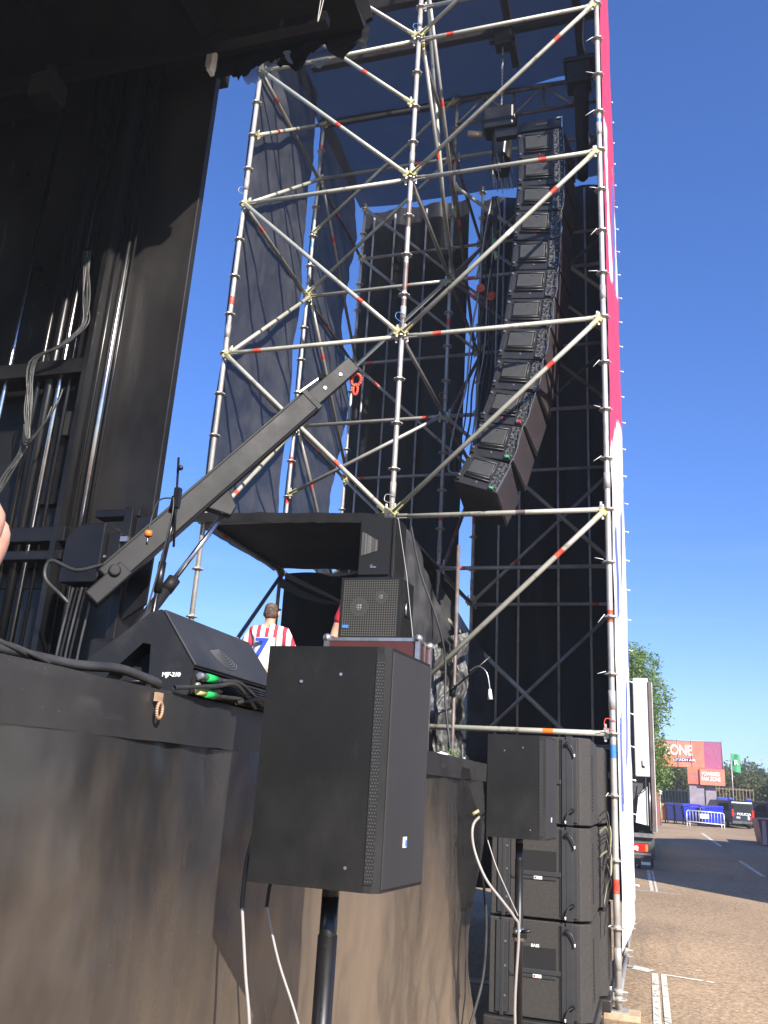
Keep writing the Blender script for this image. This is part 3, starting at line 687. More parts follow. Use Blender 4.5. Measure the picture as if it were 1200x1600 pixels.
# cable loom with connectors left of the array
cl = thing('cable_loom', 'bundle of pale power cables with red and green connectors left of the loudspeaker column', 'cables', (-1.8, 9.5, 8))
for i in range(7):
    dx = .03 * (i - 3); random.seed(50 + i)
    pts = [(-1.72 + dx * .4, 9.45, 9.1)]
    for k in range(1, 9):
        z = 9.1 - k * .48; x = -1.74 - .012 * k * k / 4 + dx * (1 + .3 * k) * .7 + .03 * random.uniform(-1, 1); pts.append((x, 9.45 - .03 * k, z))
    pts.append((-1.88 + dx * 2, 9.0, 5.05)); pts.append((-1.72, 8.6, 4.9 + .05 * i))
    b = MB(CABLEG if i % 3 == 0 else RUBBER); b.path(pts, .009 if i % 2 else .012, 6); b.build('cable', None, cl)
b = MB(RED); b.tube((-1.87, 9.42, 7.68), (-1.85, 9.3, 7.64), .055, 10); b.tube((-1.72, 9.42, 7.60), (-1.72, 9.30, 7.50), .05, 10); b.tube((-1.80, 9.40, 7.56), (-1.80, 9.38, 7.40), .022, 8, ORANGE); b.build('red_connector', None, cl)
b = MB(GREENM); b.tube((-1.70, 9.40, 8.40), (-1.69, 9.38, 8.26), .028, 8); b.tube((-1.69, 9.38, 8.20), (-1.67, 9.38, 8.08), .024, 8, YEL); b.build('green_connector', None, cl)
b = MB(GALV); b.tube((-1.76, 9.5, 9.1), (-1.95, 9.5, 7.9), .014, 8); b.build('strain_rope', None, cl)

# ------------------------------------------------------------------ stage deck, fascia, skirts
XS = -1.10                                       # front plane of the stage
stg = thing('stage_platform', 'raised black stage deck with a scuffed black fascia board, fronted by a dusty skirt', 'stage', (XS, 2, 0))
b = MB(STEEL); b.box((-11, -2.2, 1.66), (XS - .03, 6.25, 1.775)); b.box((XL - .2, 6.26, 1.66), (XM - .07, 9.86, 1.77)); b.build('deck', None, stg)
b = MB(FASC)
def fas(u, v):
    y = -2.2 + 8.40 * u; return (XS + .006 * fbm(y * 1.3, v * .5) + .002, y, 1.785 + .004 * fbm(y * 6, 1) - .118 * v)
b.grid(fas, 120, 4)
SCF = mat('scratched pale paint', (.16, .155, .15), .7)
random.seed(11)
for k in range(60):
    y = random.choice([random.uniform(1.15, 1.40), random.uniform(1.3, 2.4), random.uniform(1.2, 2.4)]); vv = random.random() ** 1.6 * .9; l = random.uniform(.002, .014) * (2 if k % 9 == 0 else 1)
    p = Vector(fas((y + 2.2) / 8.4, vv)) + Vector((.0015, 0, 0)); th = random.uniform(.0003, .0011); dz = random.uniform(-.002, .002)
    b.face([p, p + Vector((0, l * .5, dz + th * .4)), p + Vector((0, l, dz)), p + Vector((0, l * .6, dz + th))], SCF)
o = b.build('fascia', None, stg)
for yy in (1.79,):
    b = MB(mat('rusty ring', (.42, .24, .12), .6, .5, (.55, .40, .28), 30, 3)); 
    for k in range(20):
        a0 = 2 * math.pi * k / 20; a1 = 2 * math.pi * (k + 1) / 20
        b.tube((XS + .02, yy + .012 * math.cos(a0), 1.735 + .018 * math.sin(a0)), (XS + .02, yy + .012 * math.cos(a1), 1.735 + .018 * math.sin(a1)), .004, 6)
    b.box((XS + .008, yy - .012, 1.755), (XS + .018, yy + .012, 1.775)); b.build('lashing_ring', None, stg)
for yy in (-1.5, .5, 2.5, 4.5, 6.1):
    b = MB(GALV2); b.tube((XS - .5, yy, 0), (XS - .5, yy, 1.66), .03, 8); b.build('leg', None, stg)
def skirt_fn(y0, y1, zt, seed, dx=0., loose=False, lean=.0):
    def f(u, v):
        y = y0 + (y1 - y0) * u; z = zt * (1 - v)
        am = .25 + .75 * v
        x = XS - .012 + dx + am * (.085 * fbm(y * .9 + .45 * z, z * .35, seed, 3) + .018 * fbm(y * 3.2 + z * .6, z * .5, seed + 3, 4) + .012 * math.sin(y * 7 + z * 2.2 + 3 * fbm(y, z, seed)))
        x += .004 * fbm(y * 14, z * 9, seed + 8) + am * .016 * (1 - abs(fbm(y * 1.6 + z * 1.1, z * .55 - y * .3, seed + 20, 2))) ** 4
        if loose: y -= (.28 * v * u ** 3) * (1 + .3 * math.sin(v * 5)); x += .10 * u ** 4 * math.sin(v * 6 + 1) * v
        return (x, y, z + .01 * fbm(y * 4, 2) * (1 - v))
    return f
def skirt_a(u, v):
    p = skirt_fn(-2.2, 2.27, 1.672, 3.1, .003)(u, v); return (p[0] + .012 * u ** 12 * v, p[1] - .42 * v ** 1.2 * u ** 3, p[2])
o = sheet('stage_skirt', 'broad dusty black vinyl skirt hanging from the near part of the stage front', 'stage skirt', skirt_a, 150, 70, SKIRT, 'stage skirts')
def skirt_b(u, v):
    f = skirt_fn(1.55, 6.16, 1.672 + .10 * max(0, min(1, (u - .75) * 6)), 11.4, -.012, True); p = f(u, v); y = p[1]
    return (p[0] + .035 * math.sin(y * 5.1 + 1.2 * p[2]) * (.4 + .6 * v), y, p[2])
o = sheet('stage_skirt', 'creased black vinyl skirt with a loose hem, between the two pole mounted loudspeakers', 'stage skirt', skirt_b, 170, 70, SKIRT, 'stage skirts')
# ivory bag, grass bits left out; pale sack at the end of the deck
b = MB(WHITE)
b.grid(lambda u, v: (-1.45 + .07 * math.cos(6.283 * u) * math.sin(3.1416 * v) * (1 + .2 * fbm(u * 5, v * 5)), 6.30 + .06 * math.sin(6.283 * u) * math.sin(3.1416 * v), 1.81 + .045 * math.cos(3.1416 * v) * (1 + .3 * fbm(u * 4, v * 4, 5))), 24, 14)
tag(b.build('cloth_bundle'), 'small crumpled white cloth bundle at the far end of the stage edge', 'cloth')

# ------------------------------------------------------------------ mobile stage wall, roof, machinery
ms = thing('mobile_stage', 'towering black steel stage superstructure with roof, posts and wall panels', 'stage structure', (-4, 4.6, 1.78))
b = MB(mat('satin black wall panel', (.009, .008, .008), .42, .05, (.022, .0195, .019), 1.6, 8, .12, 20, .35, .8, rvar=.12, stretch=(1, 1, .5)))
b.box((-3.62, 4.62, 1.78), (-3.03, 4.68, 6.80)); b.build('wall_panel', None, ms, bevel=.006)
b = MB(STEEL); b.box((-12, 4.72, 1.78), (-3.62, 4.78, 6.80)); b.build('rear_wall', None, ms)
b = MB(STEEL); b.box((-3.06, 4.50, 1.78), (-3.025, 4.617, 3.2)); b.box((-3.60, 4.40, 1.78), (-3.56, 4.619, 6.74)); b.build('wall_flange', None, ms)
posts = [(-3.47, .020, CHROME), (-3.545, .010, STEELG), (-3.62, .045, STEEL), (-3.76, .012, STEELG), (-3.84, .019, CHROME), (-3.92, .03, STEEL), (-4.02, .018, STEELG), (-4.02, .016, CHROME), (-4.30, .018, CHROME), (-3.42, .010, STEELG)]
for x, r, m_ in posts:
    b = MB(m_); b.tube((x, 4.5, 1.78), (x, 4.5, 6.8), r, 14, m_)
    b.build('post', None, ms)
def recess(x0, x1, z0, z1):
    b = MB(STEEL); b.box((x0, 4.42, z0), (x1, 4.62, z1)); b.build('cross_beam', None, ms, bevel=.006)
recess(-5.6, -3.58, 4.16, 4.27); recess(-5.6, -3.52, 2.96, 3.06); recess(-5.6, -3.52, 2.84, 2.90)
b = MB(STEEL); b.box((-5.6, 4.70, 2.72), (-3.55, 4.76, 2.80)); b.box((-4.02, 4.66, 3.3), (-3.72, 4.72, 4.0)); b.build('inner_panel', None, ms)
b = MB(FASC); b.box((-3.86, 4.60, 3.78), (-3.67, 4.64, 3.96)); b.build('lit_plate', None, ms)
# roof
b = MB(CANV); b.box((-13, -5.0, 6.80), (-1.80, 4.52, 7.05)); b.box((-13, 4.521, 6.80), (-3.03, 4.80, 7.05)); b.build('roof', None, ms)
for xx in (-5.2, -4.0, -2.9):
    b = MB(STEEL); b.box((xx, -4.5, 6.62), (xx + .09, 4.3, 6.78)); b.build('roof_rib', None, ms)
for yy in (3.2, 4.2):
    b = MB(STEEL); b.beam((-9, yy, 6.58), (-1.95, yy, 6.58), .08, .08); b.build('roof_truss', None, ms)
b = MB(CANV); b.box((-4.25, 4.05, 6.30), (-4.05, 4.25, 6.5)); b.box((-4.18, 4.1, 6.5), (-4.10, 4.2, 6.62)); b.build('hanging_box', None, ms, bevel=.02)
b = MB(WHITE); b.tube((-4.05, 3.3, 6.50), (-3.97, 3.32, 6.44), .02, 6); b.build('cable_end', None, ms)
# ragged cloth hanging from roof edge
def rag(u, v):
    x = -3.00 + 1.22 * u; y = 4.56 + .03 * math.sin(u * 17) * v + .04 * fbm(u * 9, v * 3, 2) * v
    drop = .19 + .10 * fbm(u * 4, 3.3) + .055 * fbm(u * 15, 1.3) + .05 * math.sin(u * 7) + (.14 * max(0, 1 - abs(u - .55) * 6))
    return (x, y, 6.86 - max(.03, drop) * v)
o = sheet('roof_cloth', 'torn black cloth dangling from the stage roof edge above the scaffold', 'cloth', rag, 90, 16, CANV)
def rag2(u, v):
    x = -2.85 + .75 * u; return (x, 4.60 + .03 * math.sin(u * 9), 6.80 - (.11 + .10 * fbm(u * 6, 4.4) + .16 * (1 - abs(u - .25) * 3 if abs(u - .25) < .33 else 0) * .6) * v)
o = sheet('roof_cloth', 'pale blue translucent film peeping out under the torn roof cloth', 'plastic film', rag2, 40, 8, mat('pale blue film', (.26, .38, .62), .35, alpha=.75))
b = MB(WHITE); b.box((-3.0, 4.40, 6.62), (-2.95, 4.47, 6.78)); b.box((-2.985, 4.40, 6.58), (-2.955, 4.47, 6.619)); tag(b.build('white_bracket'), 'small white bracket at the corner of the stage roof, against the sky', 'bracket')
b = MB(CANV); b.prism([(-1.82, 4.16, 6.83), (-1.68, 4.14, 6.80), (-1.62, 4.18, 6.50), (-1.67, 4.19, 6.49)], (0, .03, 0)); tag(b.build('roof_flap'), 'stiff black flap jutting down from the roof edge beside the roof cloth', 'flap')
b = MB(CABLEG); b.path([(-1.93, 4.05, 6.72), (-1.95, 4.06, 6.60), (-1.96, 4.07, 6.42), (-1.93, 4.06, 6.60), (-1.92, 4.05, 6.72)], .004, 5); tag(b.build('loose_string'), 'loose pale string looped under the stage roof edge', 'string')
# cable bundle on the wall
cb = thing('wall_cables', 'tangled bundle of black cables tied along the stage wall posts', 'cables', (-3.8, 4.4, 4))
for i in range(9):
    random.seed(90 + i); j = lambda s_=.035: random.uniform(-s_, s_)
    pts = [(-3.72 + j(), 4.38, 5.1), (-3.64 + j(), 4.36, 4.72), (-3.60 + j(), 4.34, 4.48), (-3.72 + j(.04), 4.32, 4.32), (-3.95 + j(.03), 4.33, 4.22), (-3.93 + j(), 4.34, 3.9), (-3.90 + j(.03), 4.35, 3.62), (-3.98 + j(), 4.34, 3.4), (-4.10 + j(), 4.33, 3.18), (-4.4 + j(), 4.3, 2.9)]
    b = MB(RUBBER if i != 4 else mat('dusty cable', (.09, .085, .08), .5)); b.path(pts, .0055, 6); b.build('cable', None, cb)
for i in range(3):
    b = MB(RUBBER); b.path([(-3.92, 4.33, 3.75), (-3.84, 4.3, 3.62 - .02 * i), (-3.72 + .03 * i, 4.28, 3.72 + .05 * i), (-3.70 + .03 * i, 4.3, 3.85 + .06 * i)], .006, 6); b.build('cable', None, cb)
# hydraulic control box with rounded top
hb = thing('hydraulic_box', 'tall black equipment housing with rounded top bolted beside the stage wall', 'housing', (-3.05, 4.2, 2.6))
pr = [(-3.28, 2.62), (-3.28, 2.84)]
for k in range(7):
    a = math.pi - math.pi / 2 * k / 6; pr.append((-3.14 + .14 * math.cos(a), 2.86 + .12 * math.sin(a)))
pr += [(-3.02, 2.98), (-3.02, 2.62)]
b = MB(STEEL); b.prism([(x, 4.14, z) for x, z in pr], (0, .16, 0)); b.build('housing', None, hb, bevel=.008)
b = MB(STEEL); b.box((-3.02, 4.18, 2.66), (-2.93, 4.30, 2.93)); b.build('side_panel', None, hb, bevel=.006)
b = MB(ALU); b.box((-2.93, 4.17, 2.87), (-2.88, 4.19, 2.90)); b.box((-2.93, 4.17, 2.70), (-2.90, 4.19, 2.76)); b.tube((-2.99, 4.13, 2.77), (-2.99, 4.14, 2.77), .008, 8); b.build('latch', None, hb)
bk = thing('arm_bracket', 'black steel frame bracket on the stage wall above the lifting arm root', 'bracket', (-3.0, 4.4, 3))
b = MB(STEEL); b.box((-3.30, 4.40, 3.10), (-2.98, 4.50, 3.15)); b.box((-3.06, 4.36, 2.25), (-3.0, 4.50, 3.15)); b.build('frame', None, bk, bevel=.005)
b = MB(STEEL); b.prism([(-2.99, 4.40, 2.45), (-2.86, 4.42, 2.55), (-2.85, 4.42, 3.10), (-2.99, 4.40, 3.09)], (0, .02, 0)); b.build('side_plate', None, bk)
# base pipes
bp_ = thing('hydraulic_hoses', 'row of slim black hydraulic hoses rising from the stage deck by the housing', 'hoses', (-3.1, 4.15, 2))
for i, x in enumerate((-3.20, -3.17, -3.14, -3.11, -3.06)):
    b = MB(STEELG if i % 2 else RUBBER); b.path([(x, 4.13, 1.9), (x + .01, 4.12, 2.2), (x + .03, 4.12, 2.45), (x + .06, 4.1, 2.58)], .008, 6); b.build('hose', None, bp_)
b = MB(RUBBER); b.path([(-2.93, 4.05, 2.70), (-3.08, 4.02, 2.66), (-3.26, 4.02, 2.72), (-3.28, 4.02, 2.62), (-3.16, 4.03, 2.52), (-3.12, 4.05, 2.48)], .011, 7); b.build('loop_hose', None, bp_)
b = MB(RUBBER); b.path([(-3.25, 4.05, 2.06), (-3.1, 4.02, 2.10), (-2.95, 4.0, 2.08), (-2.8, 4.0, 2.2)], .010, 7); b.build('loop_hose', None, bp_)
b = MB(RUBBER); b.path([(-3.25, 4.05, 2.06), (-3.3, 4.03, 1.95), (-3.25, 4.0, 1.85)], .010, 7); b.build('loop_hose', None, bp_)
# ---- telescopic lifting arm
A0 = Vector((-2.93, 4.10, 2.62)); A1 = Vector((-1.84, 4.90, 4.29)); ad = (A1 - A0).normalized()
arm = thing('lifting_arm', 'long black telescopic steel lifting arm slanting up across the scaffold corner', 'lifting arm', A0)
AJ = A0 + (A1 - A0) * .80
b = MB(mat('satin black arm steel', (.0055, .0055, .006), .55, 0, (.011, .0105, .0105), 4, 7, .1, 40, rvar=.08, spec=.3)); AS = b.mats[0]
b.beam(A0, AJ, .12, .138); b.build('outer_section', None, arm, bevel=.01)
b = MB(AS); b.beam(AJ - ad * .1, A1, .085, .112); b.build('inner_section', None, arm, bevel=.008)
b = MB(AS)
sd_ = ad.cross(Vector((0, 0, 1))).normalized(); up_ = sd_.cross(ad)
b.beam(AJ - ad * .02, AJ + ad * .02, .13, .162); b.beam(A0 + up_ * .074, AJ + up_ * .074, .03, .02); b.beam(A0 - up_ * .073, AJ - up_ * .073, .128, .008); b.build('collar', None, arm, bevel=.004)
b = MB(ALU); b.beam(AJ + up_ * .095 - ad * .0, AJ + up_ * .08 + ad * .18, .008, .008); b.box(tuple(AJ + ad * .20 + up_ * .07 - Vector((.02, .02, .02))), tuple(AJ + ad * .20 + up_ * .07 + Vector((.02, .02, .02))), AS); b.build('gas_strut', None, arm)
b = MB(ALU)
for t in (.15, .32): c_ = AJ + ad * (t * .9) - sd_ * .0; b.tube(c_ - sd_ * .05, c_ + sd_ * .05, .010, 10); 
b.build('pivot_pin', None, arm)
b = MB(AS); b.beam(A0 - ad * .14 - up_ * .03, A0 + ad * .12 - up_ * .03, .15, .10, up=(0, 0, 1)); b.tube(A0 + ad * .06 - sd_ * .095, A0 + ad * .06 + sd_ * .095, .035, 16); b.build('pivot_head', None, arm, bevel=.01)
b = MB(RED)
hp = A1 - ad * .02 - up_ * .06
for k in range(16):
    a0 = 2 * math.pi * k / 16; a1 = 2 * math.pi * (k + 1) / 16
    b.tube(hp + Vector((.035 * math.cos(a0), 0, -.05 + .045 * math.sin(a0))), hp + Vector((.035 * math.cos(a1), 0, -.05 + .045 * math.sin(a1))), .011, 8)
    b.tube(hp + Vector((.016 * math.cos(a0), 0, -.12 + .04 * math.sin(a0))), hp + Vector((.016 * math.cos(a1), 0, -.12 + .04 * math.sin(a1))), .009, 8)
b.build('shackle', None, arm)
bp0 = A0.lerp(A1, .365) - up_ * .09
b = MB(AS); b.prism([bp0 - ad * .10 + up_ * .06 - sd_ * .04, bp0 + ad * .13 + up_ * .06 - sd_ * .04, bp0 + ad * .07 - up_ * .10 - sd_ * .04, bp0 + ad * .0 - up_ * .12 - sd_ * .04], sd_ * .08); b.build('cylinder_lug', None, arm, bevel=.01)
C0 = Vector((-2.80, 3.96, 2.02)); C1 = bp0 + ad * .03 - up_ * .07
b = MB(AS); b.tube(C0, C0.lerp(C1, .55), .034, 16, AS); b.build('cylinder_barrel', None, arm)
b = MB(CHROME); b.tube(C0.lerp(C1, .55), C1, .015, 14, CHROME); b.build('cylinder_rod', None, arm)
b = MB(AS); b.tube(C0.lerp(C1, .50) , C0.lerp(C1, .565), .038, 16, AS); b.build('cylinder_gland', None, arm)
b = MB(STEEL); b.box((-3.02, 4.16, 1.79), (-2.70, 4.5, 2.3)); b.build('foot_block', None, arm, bevel=.02)

# ------------------------------------------------------------------ microphone stand behind the wedge
st = thing('microphone_stand', 'slim black boom microphone stand with an orange clip, standing behind the floor wedge', 'microphone stand', (-1.66, 2.6, 1.785))
b = MB(STEELG); b.tube((-1.66, 2.6, 1.80), (-1.635, 2.6, 2.34), .0095, 10); b.build('lower_tube', None, st)
b = MB(STEELG); b.tube((-1.635, 2.6, 2.28), (-1.612, 2.6, 2.52), .0065, 8); b.build('upper_tube', None, st)
b = MB(STEEL); b.tube((-1.640, 2.6, 2.20), (-1.636, 2.6, 2.31), .014, 10); b.build('clutch', None, st)
b = MB(STEEL); b.tube((-1.618, 2.59, 2.49), (-1.612, 2.59, 2.55), .016, 10); b.build('clutch', None, st)
b = MB(STEELG); b.tube((-1.618, 2.58, 2.70), (-1.588, 2.58, 2.36), .0045, 8); b.sphere((-1.598, 2.57, 2.655), .010, STEEL, 10, 7); b.box((-1.612, 2.57, 2.505), (-1.590, 2.59, 2.58)); b.build('boom', None, st)
b = MB(RUBBER); b.path([(-1.615, 2.57, 2.54), (-1.66, 2.56, 2.53), (-1.68, 2.56, 2.47), (-1.685, 2.56, 2.41)], .003, 6); b.path([(-1.61, 2.57, 2.54), (-1.60, 2.56, 2.46), (-1.64, 2.58, 2.25), (-1.68, 2.58, 2.0), (-1.70, 2.58, 1.8)], .003, 6); b.build('cable', None, st)
b = MB(ORANGE); b.tube((-1.685, 2.56, 2.415), (-1.685, 2.56, 2.395), .013, 10, ORANGE); b.tube((-1.685, 2.56, 2.395), (-1.685, 2.56, 2.365), .004, 8, CHROME); b.build('orange_clip', None, st)
b = MB(STEEL)
for k in range(3):
    a = 2.1 * k; b.tube((-1.66, 2.6, 1.86), (-1.66 + .22 * math.cos(a), 2.6 + .22 * math.sin(a), 1.79), .006, 8)
b.build('tripod_base', None, st)

# ------------------------------------------------------------------ loudspeakers on poles
def pole_speaker(cx, cy, zb, hgt, label, yaw=0.):
    """cabinet whose cloth front looks to +X; side wall faces the camera side"""
    root = thing('pole_loudspeaker', label, 'loudspeaker', (0, 0, 0))
    wS, wF = .29, .285
    # plan outline (x,y): rear left, side, chamfer strip, front, far side
    out = [(-.168, .005), (-.160, .255), (.195, .285), (.167, .0), (.150, -.014), (.132, -.017), (-.163, -.010)]
    def ring(z, k=1.): return [(x * k, y * 1., z) for x, y in out]
    b = MB(SPK)
    n = len(out); lo_ = ring(0); hi_ = ring(hgt)
    b.face(lo_, SPK); b.face(hi_[::-1], SPK)
    for i in range(n):
        j = (i + 1) % n; m_ = SPK
        b.face([lo_[j], lo_[i], hi_[i], hi_[j]], m_)
    b.build('cabinet', None, root, bevel=.004)
    b = MB(SPKF); b.hexa([(.164, .006, .006), (.171, .006, .006), (.199, .279, .006), (.192, .279, .006), (.164, .006, hgt - .008), (.171, .006, hgt - .008), (.199, .279, hgt - .008), (.192, .279, hgt - .008)]); b.build('front_cloth', None, root, bevel=.003)
        # perforated strip
    b = MB(DARK); b.hexa([(.133, -.0195, .018), (.1535, -.0155, .018), (.1535, -.0125, .018), (.133, -.0165, .018), (.133, -.0195, hgt - .018), (.1535, -.0155, hgt - .018), (.1535, -.0125, hgt - .018), (.133, -.0165, hgt - .018)]); b.build('grille_strip', None, root)
    b = MB(mat('punched steel', (.12, .12, .12), .4, .6) if 'punched steel' not in bpy.data.materials else bpy.data.materials['punched steel'])
    nr = int((hgt - .05) / .0075)
    for k in range(nr):
        z = .025 + k * .0075
        for c_ in range(3):
            x = .1365 + .0062 * c_ + (.003 if k % 2 else 0); yy = -.0215 + (x - .125) * .13
            b.tube((x, yy + .0005, z), (x, yy + .002, z), .0020, 6)
    b.build('grille_perforation', None, root)
    b = MB(ALU)
    for x, z in ((.04, hgt - .07), (-.065, hgt - .09), (.085, .05), (-.01, .0 + .0)):
        if z > .03: b.tube((x, -.0165, z), (x, -.0100, z), .004, 8)
    b.build('screw', None, root)
    b = MB(SPK); b.tube((.006, .12, -.03), (.006, .12, .0), .0215, 14, STEEL); b.build('pole_socket', None, root)
    b = MB(BLUET); b.box((.180, .125, .095), (.1865, .150, .120), WHITE); b.box((.1867, .134, .098), (.188, .147, .113), BLUET); b.build('logo_plate', None, root)
    b = MB(DARK); b.box((-.170, .03, .14), (-.164, .04, .24)); b.box((-.170, .06, .30), (-.160, .20, .40)); b.build('rear_handle', None, root)
    root.location = (cx, cy, zb); root.rotation_euler = (0, 0, yaw)
    return root
pole_speaker(-.775, 2.06, 1.362, .567, 'large black loudspeaker on a pole in the foreground, perforated strip along its edge', R(0))
pole_speaker(-.735, 5.10, 1.362, .56, 'smaller looking black loudspeaker on a pole in front of the subwoofer stack', R(0))
def spk_stand(x, y, label, clamp=False):
    root = thing('speaker_stand', label, 'speaker stand', (x, y, 0))
    b = MB(STEEL); b.tube((x, y, 1.15), (x, y, 1.335), .0215, 14); b.build('upper_pole', None, root)
    b = MB(STEEL); b.tube((x, y, .30), (x, y, 1.245), .0240, 16); b.build('lower_pole', None, root)
    b = MB(DARK)
    for z in (1.225, 1.09, .95, .72): b.tube((x + .004, y - .0245, z), (x + .004, y - .020, z), .004, 8)
    b.build('pin_hole', None, root)
    b = MB(STEEL); b.tube((x, y, .28), (x, y, .36), .032, 14)
    b.build('leg_collar', None, root)
    for k in range(3):
        a = .5 + 2.094 * k; b = MB(STEEL); b.tube((x, y, .33), (x + .42 * math.cos(a), y + .42 * math.sin(a), .015), .011, 8); b.build('leg', None, root)
    if clamp:
        b = MB(CHROME); b.tube((x, y, .83), (x, y, .90), .030, 12, CHROME); b.tube((x + .02, y - .03, .88), (x + .07, y - .03, .89), .010, 8, STEEL); b.beam((x - .03, y - .03, .86), (x + .05, y - .03, .86), .01, .02, STEEL); b.build('clamp', None, root)
    return root
spk_stand(-.769, 2.18, 'black steel pole stand under the foreground loudspeaker')
spk_stand(-.729, 5.22, 'black steel pole stand with a chrome clamp in front of the subwoofers', True)
def cable(label, pts, r, m, m2=None, split=None, name='cable', cat='cable'):
    b = MB(m)
    if m2: b.path(pts[:split + 1], r * 1.5, 8, m); b.path(pts[split:], r, 8, m2)
    else: b.path(pts, r, 8, m)
    return tag(b.build(name), label, cat)
cable('thicker grey loudspeaker cable hanging at the left of the foreground loudspeaker', [(-.925, 2.30, 1.60), (-.975, 2.2, 1.52), (-.99, 2.16, 1.42), (-.99, 2.15, 1.34), (-.985, 2.14, 1.29), (-.955, 2.13, 1.15), (-.925, 2.12, 1.02), (-.92, 2.12, .8), (-.95, 2.1, .4), (-.9, 2.0, .02)], .0042, RUBBER, CABLEG, 4)
cable('thinner grey cable hanging behind the foreground loudspeaker pole', [(-.925, 2.32, 1.40), (-.955, 2.25, 1.36), (-.945, 2.2, 1.29), (-.90, 2.2, 1.17), (-.83, 2.2, 1.03), (-.74, 2.2, .8), (-.72, 2.2, .4), (-.6, 2.1, .02)], .0034, RUBBER, CABLEG, 2)
cable('black cable pair looping to the far loudspeaker pole', [(-.93, 5.2, 1.48), (-.97, 5.08, 1.42), (-.96, 5.06, 1.30), (-.89, 5.05, 1.15), (-.80, 5.08, 1.04), (-.74, 5.12, .96), (-.72, 5.16, .88), (-.74, 5.18, .5), (-.72, 5.2, .1)], .008, CABLEG)
cable('thin pale cable stretched to the far loudspeaker pole', [(-.90, 5.12, 1.36), (-.84, 5.08, 1.22), (-.78, 5.08, 1.10), (-.72, 5.12, .97)], .0035, CABLEG)
b = MB(YEL); b.tube((-.975, 5.08, 1.475), (-.945, 5.1, 1.495), .010, 8, YEL); tag(b.build('cable_plug'), 'yellow cable plug beside the far pole loudspeaker', 'plug')
cable('black cable drooping at the loose end of the stage skirt', [(-1.05, 5.6, 1.30), (-1.0, 5.7, .95), (-1.0, 5.7, .6), (-1.04, 5.65, .38), (-1.1, 5.6, .2), (-1.2, 5.6, .05)], .009, RUBBER)

# ------------------------------------------------------------------ side fill stack on the stage
fc = thing('flight_case', 'maroon flight case with bare aluminium edges carrying the side fill loudspeakers', 'flight case', (-2.0, 6.4, 1.78))
cx0, cx1, cy0, cy1, cz0, cz1 = -2.40, -1.66, 6.30, 6.67, 1.78, 2.68
b = MB(CASE); b.box((cx0, cy0, cz0), (cx1, cy1, cz1)); b.build('body', None, fc)
b = MB(ALU); e = .022
for z in (cz0, cz1): 
    b.box((cx0 - .004, cy0 - .004, z - e), (cx1 + .004, cy0 + e, z + .004)); b.box((cx1 - e, cy0 - .004, z - e - .001), (cx1 + .005, cy1 + .004, z + .005)); b.box((cx0 - .005, cy0 - .004, z - e - .001), (cx0 + e, cy1 + .004, z + .005))
for x in (cx0, cx1):
    for y in (cy0, cy1): b.box((x - .018, y - .019, cz0), (x + .018, y + .019, cz1))
b.build('edge_trim', None, fc)
b = MB(ALU)
for x in (cx0, cx1):
    for y in (cy0, cy1): b.sphere((x, y, cz1), .034, ALU, 10, 8)
b.build('ball_corner', None, fc)
b = MB(ALU); b.box((cx1 + .002, cy0 + .19, cz0), (cx1 + .008, cy0 + .215, cz1)); b.build('side_trim', None, fc)
def side_fill(x0, x1, y0, dep, z0, z1, name, label):
    root = thing('side_fill_loudspeaker', label, 'loudspeaker', ((x0 + x1) / 2, y0, z0), 'side fill loudspeakers')
    b = MB(SPK); b.prism([(x0, y0 + .012, z0), (x1, y0 + .012, z0), (x1 + .02, y0 + dep, z0), (x0 + .05, y0 + dep, z0)], (0, 0, z1 - z0)); b.build('cabinet', None, root, bevel=.004)
    return root
s1 = side_fill(-2.345, -1.845, 6.40, .31, 2.69, 3.185, 'lower', 'wide lower side fill loudspeaker with round woofers behind a hexagon grille')
gm = bpy.data.materials.new('hexagon perforated grille'); gm.use_nodes = True
N = gm.node_tree.nodes; L = gm.node_tree.links; pb = N['Principled BSDF']; pb.inputs['Roughness'].default_value = .45; pb.inputs['Metallic'].default_value = .3; pb.inputs['Base Color'].default_value = (.10, .095, .085, 1)
tc = N.new('ShaderNodeTexCoord'); v = N.new('ShaderNodeTexVoronoi'); v.voronoi_dimensions = '2D'; v.inputs['Scale'].default_value = 52; v.inputs['Randomness'].default_value = .0
sp = N.new('ShaderNodeSeparateXYZ'); cmb = N.new('ShaderNodeCombineXYZ'); L.new(tc.outputs['Object'], sp.inputs[0]); L.new(sp.outputs['X'], cmb.inputs['X']); L.new(sp.outputs['Z'], cmb.inputs['Y']); L.new(cmb.outputs[0], v.inputs['Vector'])
cmp_ = N.new('ShaderNodeMath'); cmp_.operation = 'GREATER_THAN'; cmp_.inputs[1].default_value = .38; L.new(v.outputs['Distance'], cmp_.inputs[0])
t = N.new('ShaderNodeBsdfTransparent'); mx = N.new('ShaderNodeMixShader'); L.new(cmp_.outputs[0], mx.inputs[0]); L.new(t.outputs[0], mx.inputs[1]); L.new(pb.outputs[0], mx.inputs[2]); L.new(mx.outputs[0], N['Material Output'].inputs[0])
b = MB(gm); b.box((-2.325, 6.391, 2.71), (-1.865, 6.393, 3.165)); b.build('grille', None, s1)
for cx_, cz_, rr_ in ((-2.19, 2.95, .075), (-2.01, 3.03, .050)):
    b = MB(mat('paper cone', (.06, .058, .052), .5)); b.tube((cx_, 6.404, cz_), (cx_, 6.410, cz_), rr_, 24, r1=rr_); b.sphere((cx_, 6.404, cz_), rr_ * .35, WHITE, 12, 8, (1, .15, 1)); b.build('driver_cone', None, s1)
